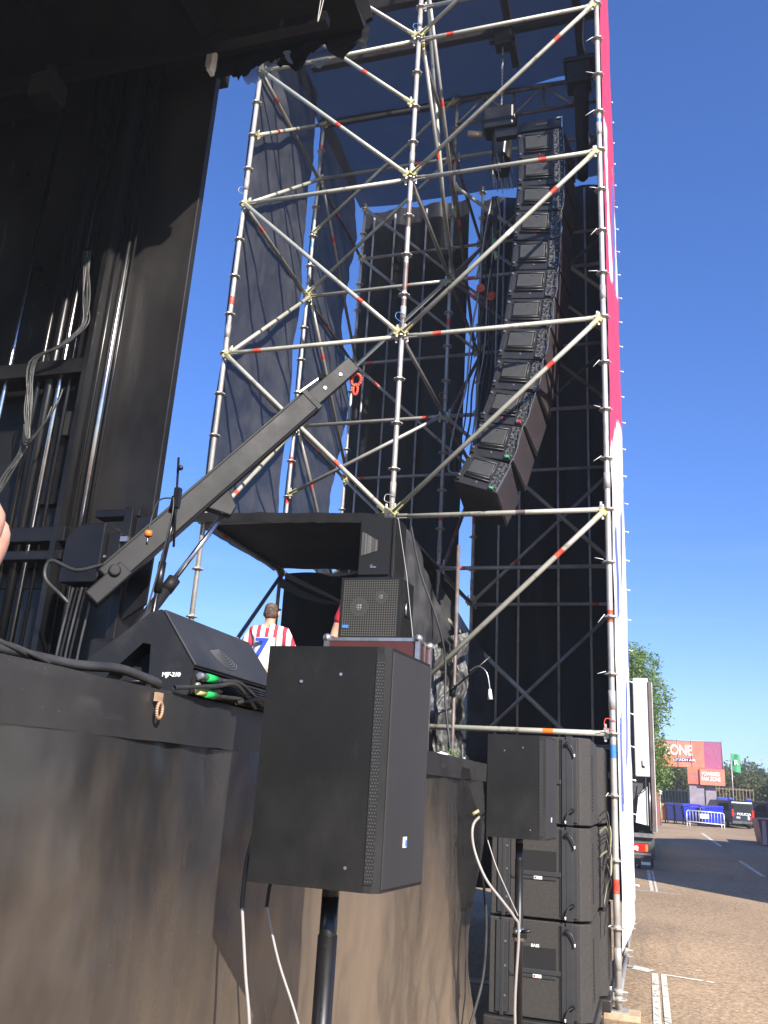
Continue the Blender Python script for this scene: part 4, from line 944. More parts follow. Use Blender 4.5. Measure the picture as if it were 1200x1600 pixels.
b = MB(GRILL); b.box((-2.345, 6.388, 2.692), (-1.845, 6.4113, 2.710)); b.box((-2.345, 6.388, 3.165), (-1.845, 6.4113, 3.184)); b.box((-2.345, 6.388, 2.71), (-2.325, 6.4113, 3.165)); b.box((-1.865, 6.388, 2.71), (-1.845, 6.4113, 3.165)); b.build('grille_frame', None, s1)
b = MB(BLUET); b.box((-2.315, 6.386, 2.775), (-2.265, 6.392, 2.80)); b.build('logo_plate', None, s1)
b = MB(ALU)
for z in (3.0, 2.90): b.tube((-1.83, 6.50, z), (-1.83, 6.62, z), .008, 8, STEEL)
b.tube((-1.83, 6.51, 2.90), (-1.83, 6.51, 3.0), .008, 8, ALU); b.build('side_handle', None, s1)
s2 = side_fill(-2.235, -1.93, 6.42, .27, 3.19, 3.70, 'upper', 'narrow upper side fill loudspeaker with a pale horn showing, touching the canopy')
b = MB(GRILL); b.box((-2.22, 6.412, 3.215), (-1.965, 6.4315, 3.685)); b.build('grille', None, s2)
hm_ = mat('fluted horn seen through grille', (.055, .052, .050), .4, 0, (.13, .125, .12), 9, 2, 0, 60, .45, .6, stretch=(6, 1, .05))
b = MB(hm_); b.prism([(-2.205, 6.405, 3.37), (-2.205, 6.405, 3.57), (-2.19, 6.405, 3.57), (-2.07, 6.405, 3.50), (-2.07, 6.405, 3.41)], (0, .0065, 0)); b.build('horn', None, s2)
b = MB(ALU); b.beam((-2.12, 6.407, 3.275), (-2.07, 6.407, 3.275), .004, .012); b.beam((-2.12, 6.406, 3.285), (-2.10, 6.406, 3.295), .004, .008); b.build('logo_plate', None, s2)
b = MB(SPK); b.box((-1.945, 6.415, 3.20), (-1.938, 6.432, 3.69), GRILL); b.build('edge_rail', None, s2)
strap([(-1.90, 6.40, 3.68), (-1.80, 6.38, 3.2), (-1.72, 6.36, 2.70)], 'white ratchet strap running down from the canopy over the side fill loudspeakers', mat('white strap', (.42, .40, .38), .6), .012)
cable('black cable hanging along the grey drape behind the side fills', [(-1.96, 7.0, 3.8), (-1.88, 7.1, 3.4), (-1.74, 7.2, 3.0), (-1.68, 7.3, 2.7), (-1.66, 7.3, 2.3), (-1.6, 7.3, 1.9)], .010, RUBBER)

# ------------------------------------------------------------------ floor wedge monitor
wg = thing('wedge_monitor', 'scuffed black wedge floor monitor with white side lettering, at the stage edge', 'floor monitor', (-1.2, 1.95, 1.785))
WP = [(-1.095, 1.785), (-1.090, 1.855), (-1.205, 2.003), (-1.235, 1.995), (-1.45, 1.835), (-1.49, 1.787)]
def wz(p, y): return (p[0], y, p[1])
y0_, y1_ = 1.94, 2.46
b = MB(mat('scuffed wedge paint', (.012, .0115, .0115), .5, 0, (.045, .042, .040), 9, 10, .35, 90, .5, .85)); WM = b.mats[0]
hole = [(-1.345, 1.815), (-1.335, 1.832), (-1.245, 1.915), (-1.222, 1.912), (-1.215, 1.83), (-1.222, 1.815)]
# near side with a handle recess: ring of quads between the outline and the hole
b.face([wz(p, y1_) for p in WP][::-1]); 
pairs = [(0, 5), (1, 4), (2, 3), (3, 2), (4, 0), (5, 0)]
O = WP; H = hole
def q3(*a): b.face([wz(p, y0_) for p in a])
q3(O[0], O[1], H[4], H[5]); q3(O[1], O[2], H[3], H[4]); q3(O[2], O[3], H[2], H[3]); q3(O[3], O[4], H[1], H[2]); q3(O[4], O[5], H[0], H[1]); q3(O[5], O[0], H[5], H[0])
for i in range(6):
    j = (i + 1) % 6
    b.face([wz(H[i], y0_), wz(H[j], y0_), wz(H[j], y0_ + .06), wz(H[i], y0_ + .06)])
    if i not in (0,): b.face([wz(O[j], y0_), wz(O[i], y0_), wz(O[i], y1_), wz(O[j], y1_)])
b.face([wz(p, y0_ + .06) for p in H], DARK); b.build('cabinet', None, wg)
b = MB(SPKF); d_ = Vector((O[2][0] - O[1][0], 0, O[2][1] - O[1][1])).normalized(); nn = Vector((d_.z, 0, -d_.x))
def wf(t, y, k): p = Vector((O[1][0], y, O[1][1])) + d_ * t + nn * k; return tuple(p)
Lw = math.dist(O[1], O[2])
b.hexa([wf(.004, y0_ + .004, .001), wf(.004, y1_ - .004, .001), wf(Lw - .004, y1_ - .004, .001), wf(Lw - .004, y0_ + .004, .001), wf(.004, y0_ + .004, .008), wf(.004, y1_ - .004, .008), wf(Lw - .004, y1_ - .004, .008), wf(Lw - .004, y0_ + .004, .008)], mat('blue grey worn top panel', (.018, .019, .023), .55, 0, (.030, .031, .035), 5, 8, .2, 60)); b.build('top_panel', None, wg, bevel=.003)
b = MB(mat('embossed mark', (.11, .11, .115), .6))
for k in range(8):
    r = .010 + .0085 * k; c_ = (Lw * .50, y0_ + .22)
    pts = [wf(c_[0] + r * math.sin(a) * 1.0, c_[1] + r * math.cos(a) * 1.1, .0095) for a in [R(-165 + 16 * i) for i in range(9)]]
    b.path(pts, .0012, 4)
b.build('ripple_emblem', None, wg)
b = MB(DARK); b.box((-1.098, y0_ + .012, 1.79), (-1.0915, y1_ - .012, 1.850), DARK); b.build('rear_recess', None, wg)
for k in range(9):
    b = MB(STEEL); b.box((-1.100, y0_ + .17, 1.793 + .0062 * k), (-1.084, y1_ - .02, 1.7955 + .0062 * k)); b.build('heat_sink_fin', None, wg)
b = MB(GALV2)
for y, z in ((.028, 1.835), (.028, 1.812), (.05, 1.835)): b.tube((-1.093, y0_ + y, z), (-1.084, y0_ + y, z), .009, 10)
b.build('socket', None, wg)
b = MB(STEEL); b.tube((-1.36, y0_ - .006, 1.812), (-1.215, y0_ - .006, 1.817), .004, 8)
for x in (-1.352, -1.222): b.sphere((x, y0_ - .004, 1.816), .008, STEEL, 8, 6)
b.build('handle_bar', None, wg)
text('side_lettering', 'MJF-210', .0155, frame((-1.150, y0_ - .0015, 1.835), (1, 0, .02), (0, 0, 1)), WHITE, wg)
for i, z in enumerate((1.837, 1.797)):
    b = MB(GREENM); b.tube((-1.080, y0_ + .055, z), (-1.080, y0_ + .105, z), .0105, 12, GREENM); b.tube((-1.080, y0_ + .015, z), (-1.080, y0_ + .056, z), .008, 10, YEL if i else ALU); b.tube((-1.08, y0_ + .105, z), (-1.08, y0_ + .13, z), .008, 10, RUBBER)
    tag(b.build('cable_plug'), ['green and silver plug, upper one at the back of the wedge monitor', 'green and orange plug, lower one at the back of the wedge monitor'][i], 'plug', 'green plugs at the wedge monitor')
lab = ['thick black cable lying along the stage edge in front of the wedge monitor', 'black cable arching from the upper green plug', 'black cable running from the lower green plug', 'black cable crossing behind the wedge monitor corner', 'slim cable straggling to the stage skirt corner', 'cable trailing along the stage edge toward the near corner', 'black cable coiled at the near stage edge', 'cable hanging low between the wedge and the foreground loudspeaker']
cb_ = [[(-1.12, 1.25, 1.795), (-1.14, 1.45, 1.80), (-1.14, 1.55, 1.803), (-1.12, 1.66, 1.812), (-1.11, 1.74, 1.806), (-1.10, 1.80, 1.797), (-1.13, 1.83, 1.79)],
       [(-1.08, 2.07, 1.838), (-1.06, 2.14, 1.842), (-1.06, 2.22, 1.825), (-1.07, 2.32, 1.805), (-1.06, 2.46, 1.80), (-1.1, 2.6, 1.79)],
       [(-1.08, 2.07, 1.797), (-1.07, 2.18, 1.803), (-1.07, 2.30, 1.812), (-1.06, 2.42, 1.800), (-1.1, 2.5, 1.79)],
       [(-1.09, 1.86, 1.795), (-1.07, 1.95, 1.808), (-1.065, 2.03, 1.82), (-1.06, 2.12, 1.835), (-1.06, 2.2, 1.81), (-1.08, 2.3, 1.79)],
       [(-1.07, 2.16, 1.79), (-1.055, 2.24, 1.81), (-1.055, 2.34, 1.815), (-1.05, 2.46, 1.807), (-1.05, 2.6, 1.81)],
       [(-1.14, 1.0, 1.793), (-1.13, 1.2, 1.80), (-1.13, 1.32, 1.808), (-1.12, 1.40, 1.795), (-1.16, 1.5, 1.79), (-1.2, 1.62, 1.79)],
       [(-1.15, 1.02, 1.795), (-1.13, 1.14, 1.81), (-1.12, 1.26, 1.81), (-1.125, 1.36, 1.797), (-1.18, 1.44, 1.79)],
       [(-1.06, 2.34, 1.80), (-1.05, 2.42, 1.79), (-1.045, 2.50, 1.765), (-1.05, 2.56, 1.79)]]
for i, pts in enumerate(cb_): cable(lab[i], pts, .011 if i == 0 else .0055, RUBBER)

# ------------------------------------------------------------------ subwoofers
def subwoofer(x0, x1, y0, y1, z0, z1, label, detail=True, grp='black subwoofers stacked behind the far pole loudspeaker'):
    root = thing('subwoofer', label, 'subwoofer', ((x0 + x1) / 2, y0, z0), grp)
    ch = .07
    b = MB(SUBM); e = .004
    b.prism([(x0, y0, z0 + e), (x1 - ch, y0, z0 + e), (x1, y0 + ch * 1.1, z0 + e), (x1, y1, z0 + e), (x0, y1, z0 + e)], (0, 0, z1 - z0 - 2 * e)); b.build('cabinet', None, root, bevel=.006)
    if detail:
        xr = x1 - ch; H_ = z1 - z0; ym = (x0 + xr) / 2
        for a, c_ in ((xr - .125, xr - .018), (x0 + .045, x0 + .13)):
            b = MB(SUBP); b.box((a, y0 - .012, z0 + .02), (c_, y0 - .0005, z1 - .02)); b.box((a + .03, y0 - .014, z0 - .0), (c_ - .03, y0 - .0006, z1)); b.build('rigging_plate', None, root, bevel=.003)
        b = MB(DARK); b.box((xr - .14, y0 - .004, z0 + .02), (xr - .127, y0 + .0005, z1 - .02)); b.build('groove', None, root)
        b = MB(DARK); b.box((x0 + .132, y0 - .004, z0 + .02), (x0 + .138, y0 + .0005, z1 - .02)); b.build('groove', None, root)
        # handle pocket: frame, dark pocket and bar
        hx0, hx1 = x0 + .20, xr - .16; hz0, hz1 = z0 + H_ * .50, z0 + H_ * .72
        b = MB(DARK); b.box((hx0, y0 - .002, hz0), (hx1, y0 + .0005, hz1)); b.build('handle_pocket', None, root)
        b = MB(SUBP); b.box((hx0 - .01, y0 - .012, hz0 - .03), (hx1 + .03, y0 - .0005, hz0)); b.box((hx0 - .06, y0 - .008, hz0 - .055), (hx1, y0 - .0006, hz0 - .034)); b.build('handle_bar', None, root, bevel=.003)
        b = MB(WHITE); b.box(((hx0 + hx1) / 2 - .028, y0 - .0105, hz0 - .052), ((hx0 + hx1) / 2 + .028, y0 - .0082, hz0 - .032), WHITE); b.box(((hx0 + hx1) / 2 - .024, y0 - .0118, hz0 - .048), ((hx0 + hx1) / 2 - .010, y0 - .0104, hz0 - .036), REDL)
        b.build('badge', None, root)
        for (a, zt, sg) in ((xr - .085, z1 - .05, 1), (xr - .05, z0 + .10, -1)):
            b = MB(RUBBER); b.tube((a, y0 - .035, zt), (a, y0 - .008, zt), .014, 10, STEEL); b.path([(a, y0 - .03, zt), (a + .03 * sg, y0 - .035, zt - .02), (a + .05 * sg, y0 - .03, zt - .07)], .006, 6, RUBBER); b.tube((a + .05 * sg, y0 - .03, zt - .07), (a + .05 * sg, y0 - .03, zt - .09), .006, 6, WHITE)
            b.build('safety_pin', None, root)
        b = MB(ALU)
        for z in (z0 + .12, z0 + .3, z1 - .15): b.tube((x0 + .11, y0 - .016, z), (x0 + .11, y0 - .011, z), .007, 8)
        b.build('bolt', None, root)
    b = MB(SUBP)
    for k in range(16): b.box((x1 - .0005, y0 + .18, z0 + .10 + .025 * k), (x1 + .003, y0 + .30, z0 + .115 + .025 * k), DARK)
    b.build('side_vent', None, root)
    return root
sx0, sx1 = -1.10, -.42
nm = ['bottom', 'middle', 'top']
for k in range(3):
    r_ = subwoofer(sx0 + .004 * k, sx1 + .004 * k, 6.46, 7.30, .19 + .61 * k, .79 + .61 * k, 'black textured subwoofer, %s of the front stack' % nm[k])
    subwoofer(sx0 + .06, sx1 + .055, 7.36, 8.2, .19 + .61 * k, .78 + .61 * k, 'black subwoofer in the stack behind, %s one, mostly hidden' % nm[k], False, 'subwoofers of the rear stack')
text('model_lettering', 'BASS', .026, frame((-.79, 6.4575, .63), (1, 0, 0), (0, 0, 1)), WHITE, [o for o in COL.objects if o.name == 'subwoofer'][0])
dl = thing('dolly_board', 'black wheeled dolly board under the front subwoofer stack', 'dolly', (-.75, 6.9, 0))
b = MB(FASC); b.box((-1.13, 6.42, .10), (-.40, 7.34, .185)); b.build('board', None, dl, bevel=.01)
b = MB(DARK); b.box((-.90, 6.414, .125), (-.72, 6.4195, .160)); b.build('hand_slot', None, dl)
for x in (-1.05, -.48):
    for y in (6.5, 7.25): b = MB(RUBBER); b.tube((x - .02, y, .05), (x + .02, y, .05), .049, 14); b.build('wheel', None, dl)
d2 = copy_tree(dl, (-.69, 7.83, 0), 'black wheeled dolly board under the hidden rear subwoofer stack')
sc = thing('sub_cables', 'bundle of thin patch cables looping beside the subwoofer stacks', 'cables', (-.36, 7.3, 1.2))
for i in range(10):
    random.seed(300 + i); y = 7.33; x = -.405 + .010 * random.random()
    b = MB([RUBBER, CABLEG, YEL, RUBBER, mat_rig][i % 5] if i % 5 != 4 else RUBBER)
    z = 1.05 + .04 * i + .1 * random.random(); b.path([(x, y, z), (x + .05 + .04 * random.random(), y - .02, z + .04), (x + .08, y - .03, z - .06 - .1 * random.random()), (x + .05, y, z - .2), (x + .02, y + .02, z - .3 - .2 * random.random())], .0045, 6); b.build('cable', None, sc)
# thin pole with gooseneck lamp beside the crumpled mesh
gp = thing('gooseneck_lamp', 'small white gooseneck lamp clamped to a thin steel pole by the crumpled mesh', 'lamp', (-1.68, 7.8, 0))
b = MB(RUSTY); b.tube((-1.68, 7.72, 0), (-1.68, 7.72, 3.82), .017, 10); b.build('pole', None, gp)
b = MB(STEEL); b.tube((-1.70, 7.66, 2.44), (-1.34, 7.62, 2.75), .008, 8); b.tube((-1.69, 7.70, 2.40), (-1.69, 7.70, 2.50), .03, 10); b.build('arm', None, gp)
b = MB(ALU); b.path([(-1.52, 7.62, 2.62), (-1.44, 7.60, 2.66), (-1.36, 7.58, 2.60), (-1.33, 7.58, 2.46)], .006, 6); b.tube((-1.33, 7.58, 2.46), (-1.325, 7.58, 2.37), .012, 8, WHITE, r1=.024); b.build('gooseneck', None, gp)

# ------------------------------------------------------------------ people
def body(name, joints, edges, m, parent, levels=2):
    me = bpy.data.meshes.new(name); me.from_pydata([j[0] for j in joints], edges, []); me.materials.append(m)
    o = bpy.data.objects.new(name, me); COL.objects.link(o); o.parent = parent
    sk = o.modifiers.new('skin', 'SKIN'); sk.use_smooth_shade = True
    lay = me.skin_vertices[0] if me.skin_vertices else None
    if lay is None:
        bm = bmesh.new(); bm.from_mesh(me); bm.verts.layers.skin.verify(); bm.to_mesh(me); bm.free(); lay = me.skin_vertices[0]
    for i, j in enumerate(joints):
        r = j[1]; lay.data[i].radius = r if isinstance(r, tuple) else (r, r); lay.data[i].use_root = (i == 0)
    su = o.modifiers.new('smooth', 'SUBSURF'); su.levels = levels; su.render_levels = levels
    return o

JERS = bpy.data.materials.new('red and white striped jersey'); JERS.use_nodes = True
N = JERS.node_tree.nodes; L = JERS.node_tree.links; pb = N['Principled BSDF']; pb.inputs['Roughness'].default_value = .7
tc = N.new('ShaderNodeTexCoord'); sx = N.new('ShaderNodeSeparateXYZ'); L.new(tc.outputs['Object'], sx.inputs[0])
def mth(op, a, b_=None, c_=None):
    n = N.new('ShaderNodeMath'); n.operation = op
    for i, q in enumerate((a, b_, c_)):
        if q is None: continue
        if isinstance(q, (int, float)): n.inputs[i].default_value = q
        else: L.new(q, n.inputs[i])
    return n.outputs[0]
st_ = mth('GREATER_THAN', mth('SINE', mth('MULTIPLY', mth('ADD', sx.outputs['X'], .02), 66.)), .15)
inx = mth('LESS_THAN', mth('ABSOLUTE', mth('ADD', sx.outputs['X'], .03)), .135); inz = mth('LESS_THAN', sx.outputs['Z'], 1.33); back = mth('LESS_THAN', sx.outputs['Y'], .03)
panel = mth('MULTIPLY', mth('MULTIPLY', inx, inz), back); k_ = mth('MULTIPLY', st_, mth('SUBTRACT', 1., panel))
mx = N.new('ShaderNodeMixRGB'); mx.inputs[1].default_value = (.80, .78, .78, 1); mx.inputs[2].default_value = (.52, .03, .06, 1); L.new(k_, mx.inputs[0]); L.new(mx.outputs[0], pb.inputs['Base Color'])
man = thing('person', 'man from behind in a red and white striped shirt with a blue 7', 'person', (0, 0, 0))
hgt = 1.76
J = [((0, 0, .92), (.155, .11)), ((0, .0, 1.10), (.145, .11)), ((0, .01, 1.30), (.165, .12)), ((0, .015, 1.42), (.13, .09)), ((0, .01, 1.50), .058), ((0, .015, 1.555), .060), ((0, .02, 1.63), (.078, .092)), ((0, .02, 1.69), (.070, .085)), ((0, .02, 1.735), (.045, .06)),
     ((-.175, .01, 1.40), .062), ((-.27, .0, 1.16), .046), ((-.25, .14, .98), .034), ((-.22, .20, .94), .028), ((.175, .01, 1.40), .062), ((.28, .0, 1.16), .046), ((.25, .16, 1.0), .034), ((.21, .22, .97), .028),
     ((-.09, 0, .84), .095), ((-.10, .02, .48), .062), ((-.11, -.01, .10), .042), ((-.115, .12, .04), .04), ((.09, 0, .84), .095), ((.11, .02, .48), .062), ((.12, -.01, .10), .042), ((.13, .12, .04), .04)]
Ed = [(0, 1), (1, 2), (2, 3), (3, 4), (4, 5), (5, 6), (6, 7), (7, 8), (3, 9), (9, 10), (10, 11), (11, 12), (3, 13), (13, 14), (14, 15), (15, 16), (0, 17), (17, 18), (18, 19), (19, 20), (0, 21), (21, 22), (22, 23), (23, 24)]
for side, w in ((-1, 12), (1, 16)):           # five fingers on each hand
    wx, wy, wz_ = J[w][0]
    for f in range(5):
        i0 = len(J); o_ = (f - 2) * .013
        J.append(((wx + .02 * -side, wy + .045, wz_ - .01 + o_), .0085)); J.append(((wx - side * .045, wy + .07 - .008 * abs(f - 1.5), wz_ - .02 + o_), .007))
        Ed += [(w, i0), (i0, i0 + 1)]
body('body', J, Ed, SKIN, man)
T = [((0, 0, .90), (.175, .125)), ((0, -.005, 1.10), (.165, .125)), ((0, .005, 1.30), (.182, .135)), ((0, .01, 1.405), (.145, .105)), ((0, .01, 1.492), (.075, .072)), ((-.175, .008, 1.405), .078), ((-.245, .0, 1.25), .074), ((-.272, .01, 1.16), .070), ((.175, .008, 1.405), .078), ((.25, .0, 1.25), .074), ((.282, .01, 1.16), .070)]
body('shirt', T, [(0, 1), (1, 2), (2, 3), (3, 4), (3, 5), (5, 6), (6, 7), (3, 8), (8, 9), (9, 10)], JERS, man)
Tr = [((0, 0, .93), (.165, .125)), ((0, 0, .84), (.16, .12)), ((-.09, 0, .76), .105), ((-.10, .02, .46), .088), ((-.11, 0, .08), .075), ((.09, 0, .76), .105), ((.11, .02, .46), .088), ((.12, 0, .08), .075)]
body('trousers', Tr, [(0, 1), (1, 2), (2, 3), (3, 4), (1, 5), (5, 6), (6, 7)], mat('pale dusty trousers', (.55, .52, .47), .8, 0, (.40, .38, .34), 6, 6), man)
Hh = [((0, -.004, 1.545), (.062, .050)), ((0, -.004, 1.60), (.080, .080)), ((0, .005, 1.66), (.084, .090)), ((0, .015, 1.715), (.075, .085)), ((0, .02, 1.745), (.045, .055))]
body('hair', Hh, [(0, 1), (1, 2), (2, 3), (3, 4)], HAIR, man)
for sx_ in (-1, 1):
    b = MB(SKIN); b.sphere((sx_ * .083, .035, 1.625), .030, SKIN, 10, 8, (.35, .7, 1.1)); b.build('ear', None, man)
text('shirt_number', '7', .27, frame((-.03, -.150, 1.205), (1, .0, .0), (0, -.05, 1)), mat('blue shirt print', (.02, .07, .50), .6), man, ext=.012, squash=1.1)
man.location = (-3.78, 8.2, 1.77); man.rotation_euler = (0, 0, R(10)); man.scale = (.95, .95, .915)

def simple_person(name, label, loc, rot, shirt, trousers, crouch=False, legs_bare=False):
    p = thing('person', label, 'person', (0, 0, 0))
    if crouch:
        J2 = [((0, .12, .48), (.15, .12)), ((0, .16, .68), (.145, .11)), ((0, .18, .88), (.16, .12)), ((0, .18, .98), (.12, .09)), ((0, .17, 1.05), .056), ((0, .16, 1.13), (.078, .09)), ((0, .16, 1.21), (.06, .075)),
              ((-.17, .18, .96), .058), ((-.25, .16, .74), .044), ((-.17, -.02, .62), .034), ((.17, .18, .96), .058), ((.26, .16, .74), .044), ((.17, -.02, .62), .034),
              ((-.12, -.26, .50), .066), ((-.125, -.20, .33), .062), ((-.13, -.16, .07), .040), ((.12, -.28, .50), .066), ((.125, -.22, .33), .062), ((.13, -.18, .07), .040)]
    else:
        J2 = [((0, 0, .92), (.155, .11)), ((0, 0, 1.12), (.145, .11)), ((0, 0, 1.32), (.165, .12)), ((0, 0, 1.43), (.12, .09)), ((0, 0, 1.51), .056), ((0, -.01, 1.60), (.078, .092)), ((0, -.01, 1.70), (.065, .08)),
              ((-.18, 0, 1.40), .06), ((-.27, .02, 1.14), .045), ((-.27, -.06, .90), .033), ((.18, 0, 1.40), .06), ((.27, .02, 1.14), .045), ((.27, -.06, .90), .033),
              ((-.10, 0, .50), .072), ((-.105, .02, .32), .066), ((-.11, .0, .09), .038), ((.10, 0, .50), .072), ((.105, .03, .32), .068), ((.11, .0, .09), .038)]
        J2.append(((-.11, -.14, .04), .036)); J2.append(((.11, -.14, .04), .036))
    E2 = [(0, 1), (1, 2), (2, 3), (3, 4), (4, 5), (5, 6), (3, 7), (7, 8), (8, 9), (3, 10), (10, 11), (11, 12), (0, 13), (13, 14), (14, 15), (0, 16), (16, 17), (17, 18)] + ([] if crouch else [(15, 19), (18, 20)])
    for side, wq in ((-1, 9), (1, 12)):
        wx, wy, wz_ = J2[wq][0]
        for f in range(5):
            i0 = len(J2); o_ = (f - 2) * .014
            if crouch: a_, c_ = (wx + o_, wy - .02, wz_ + .055), (wx + o_ * 1.2, wy - .03, wz_ + .095 - .01 * abs(f - 2))
            else: a_, c_ = (wx, wy + o_, wz_ - .055), (wx - side * .01, wy + o_ * 1.1, wz_ - .10 + .01 * abs(f - 2))
            J2.append((a_, .0085)); J2.append((c_, .007)); E2 += [(wq, i0), (i0, i0 + 1)]
    body('body', J2, E2, SKIN, p)
    q = [J2[i][0] for i in range(19)]
    body('shirt', [(q[0], (.17, .125)), (q[1], (.16, .125)), (q[2], (.18, .135)), (q[3], (.14, .105)), (q[7], .074), (tuple(Vector(q[7]).lerp(Vector(q[8]), .6)), .066), (q[10], .074), (tuple(Vector(q[10]).lerp(Vector(q[11]), .6)), .066)], [(0, 1), (1, 2), (2, 3), (3, 4), (4, 5), (3, 6), (6, 7)], shirt, p)
    if crouch: tj = [(q[0], (.16, .125)), (tuple(Vector(q[0]).lerp(Vector(q[13]), .5)), .10), (tuple(Vector(q[0]).lerp(Vector(q[13]), .85)), .09), (tuple(Vector(q[0]).lerp(Vector(q[16]), .5)), .10), (tuple(Vector(q[0]).lerp(Vector(q[16]), .85)), .09)]
    else: tj = [((0, 0, .90), (.165, .125)), ((-.09, 0, .76), .10), ((-.10, 0, .53), .09), ((.09, 0, .76), .10), ((.10, 0, .53), .09)]
    body('shorts', tj, [(0, 1), (1, 2), (0, 3), (3, 4)], trousers, p)
    hz_ = q[6]; body('hair', [((hz_[0], hz_[1] + .01, hz_[2] - .04), (.084, .09)), ((hz_[0], hz_[1] + .01, hz_[2] + .025), (.062, .07))], [(0, 1)], HAIR, p)
    b = MB(SKIN); b.sphere((hz_[0], hz_[1] - .085, hz_[2] - .09), .018, SKIN, 8, 6, (.7, 1, 1.2)); b.build('nose', None, p)
    b = MB(DARK)
    for sx_ in (-.03, .03): b.sphere((sx_, hz_[1] - .080, hz_[2] - .055), .008, DARK, 8, 6)
    b.build('eyes', None, p)
    p.location = loc; p.rotation_euler = (0, 0, rot)
    return p
simple_person('c', 'person in a red shirt mostly hidden behind side fill loudspeakers', (-2.57, 7.65, 1.78), R(10), mat('red shirt', (.55, .02, .04), .7), mat('black trousers', (.02, .02, .022), .8), crouch=False)
simple_person('b', 'seated person with bare calf and black shorts at the left picture edge', (-2.02, 1.80, 1.78), R(131.7), mat('black shirt', (.02, .02, .02), .8), mat('black shorts', (.018, .018, .02), .8), crouch=True)
b = MB(SPK); b.box((-2.42, 1.42, 1.785), (-2.10, 1.74, 2.12)); tag(b.build('stage_box', bevel=.01), 'small black box used as a seat at the left picture edge', 'box')
# floor wedge sliver at far left
b = MB(SPK); b.prism([(-2.75, 2.40, 1.785), (-2.27, 2.40, 1.785), (-2.27, 2.40, 1.80), (-2.42, 2.40, 2.05), (-2.75, 2.40, 2.05)], (0, .35, 0)); 

# ------------------------------------------------------------------ parking lot
# truck
tr = thing('truck', 'white box truck with open tail frame seen from the rear behind the scaffold', 'truck', (-1.2, 20.8, g(20.8)))
tx0, tx1, ty = -2.45, .06, 20.8; tz = g(ty)
b = MB(TRD)
b.box((tx0, ty + .15, tz + .95), (tx1 - .03, ty + 7.6, tz + 4.0)); b.build('box_interior', None, tr)
b = MB(WHT); b.box((-.34, ty - .02, 2.12), (.00, ty + .14, 4.30)); b.build('white_panel', None, tr, bevel=.03)
b = MB(WHT); b.prism([(-.36, ty + .03, 1.15), (-.09, ty + .03, 1.10), (-.09, ty + .03, 1.92), (-.28, ty + .03, 1.75)], (0, .08, 0)); b.build('side_curtain', None, tr)
b = MB(mat('truck side grey brown', (.16, .13, .12), .5, 0, (.10, .08, .075), 3, 5)); b.box((.0, ty - .05, .98), (.075, ty + 7.6, 4.22)); b.build('side_wall', None, tr)
b = MB(WHT); b.box((.076, ty - .05, .98), (.088, ty + .1, 4.2)); b.build('corner_trim', None, tr)
b = MB(DARK); b.prism([(-.20, ty - .025, 2.32), (-.13, ty - .025, 2.30), (-.13, ty - .025, 2.36), (-.17, ty - .025, 2.36), (-.175, ty - .025, 2.48), (-.20, ty - .025, 2.46)], (0, .004, 0)); b.build('black_mark', None, tr)
b = MB(ALU); b.box((-2.4, ty - .25, .86), (.02, ty + .2, .94)); b.build('tail_lift', None, tr)
b = MB(TRD); b.box((-2.4, ty - .12, .42), (.02, ty + .1, .85)); b.build('rear_bumper', None, tr, bevel=.01)
b = MB(ALU); b.box((-.55, ty - .13, .74), (-.06, ty - .118, .78)); b.box((-.55, ty - .13, .50), (-.06, ty - .118, .54)); b.build('bumper_strip', None, tr)
b = MB(REDL); b.box((-.50, ty - .15, .56), (-.12, ty - .12, .72), REDL); b.box((-.17, ty - .152, .57), (-.12, ty - .121, .71), AMB); b.tube((-.36, ty - .158, .64), (-.36, ty - .15, .64), .045, 12, WHITE); b.build('tail_light', None, tr)
b = MB(mat('mud flap', (.10, .09, .08), .7)); b.box((-.28, ty - .10, .12), (-.06, ty - .08, .44)); b.build('mud_flap', None, tr)
b = MB(WHITE); b.box((-.27, ty - .108, .30), (-.08, ty - .1005, .36)); b.build('flap_plate', None, tr)
for y in (ty + .55, ty + 5.8):
    for x in (-2.3, -.30):
        b = MB(TIRE); b.tube((x, y, tz + .47), (x + .28, y, tz + .47), .47, 28, TIRE); b.tube((x - .004, y, tz + .47), (x + .284, y, tz + .47), .22, 20, ALU); b.build('wheel', None, tr)
b = MB(TRD); b.tube((-.36, ty - .05, .3), (-.36, ty - .05, tz + .02), .015, 8, ALU); b.build('support_leg', None, tr)
b = MB(TRD); b.box((-2.2, ty + .3, .45), (-.2, ty + 8, .8)); b.box((-2.4, ty + 7.7, .6), (0, ty + 9.6, 3.2)); b.build('chassis', None, tr)
b = MB(RUBBER); b.path([(-.12, ty - .06, 2.10), (-.14, ty - .1, 1.85), (-.30, ty - .1, 1.75), (-.40, ty - .06, 1.8)], .012, 6); b.tube((-.045, ty - .05, 1.0), (-.045, ty - .05, 2.0), .012, 6, ALU); b.build('hinge_gear', None, tr)
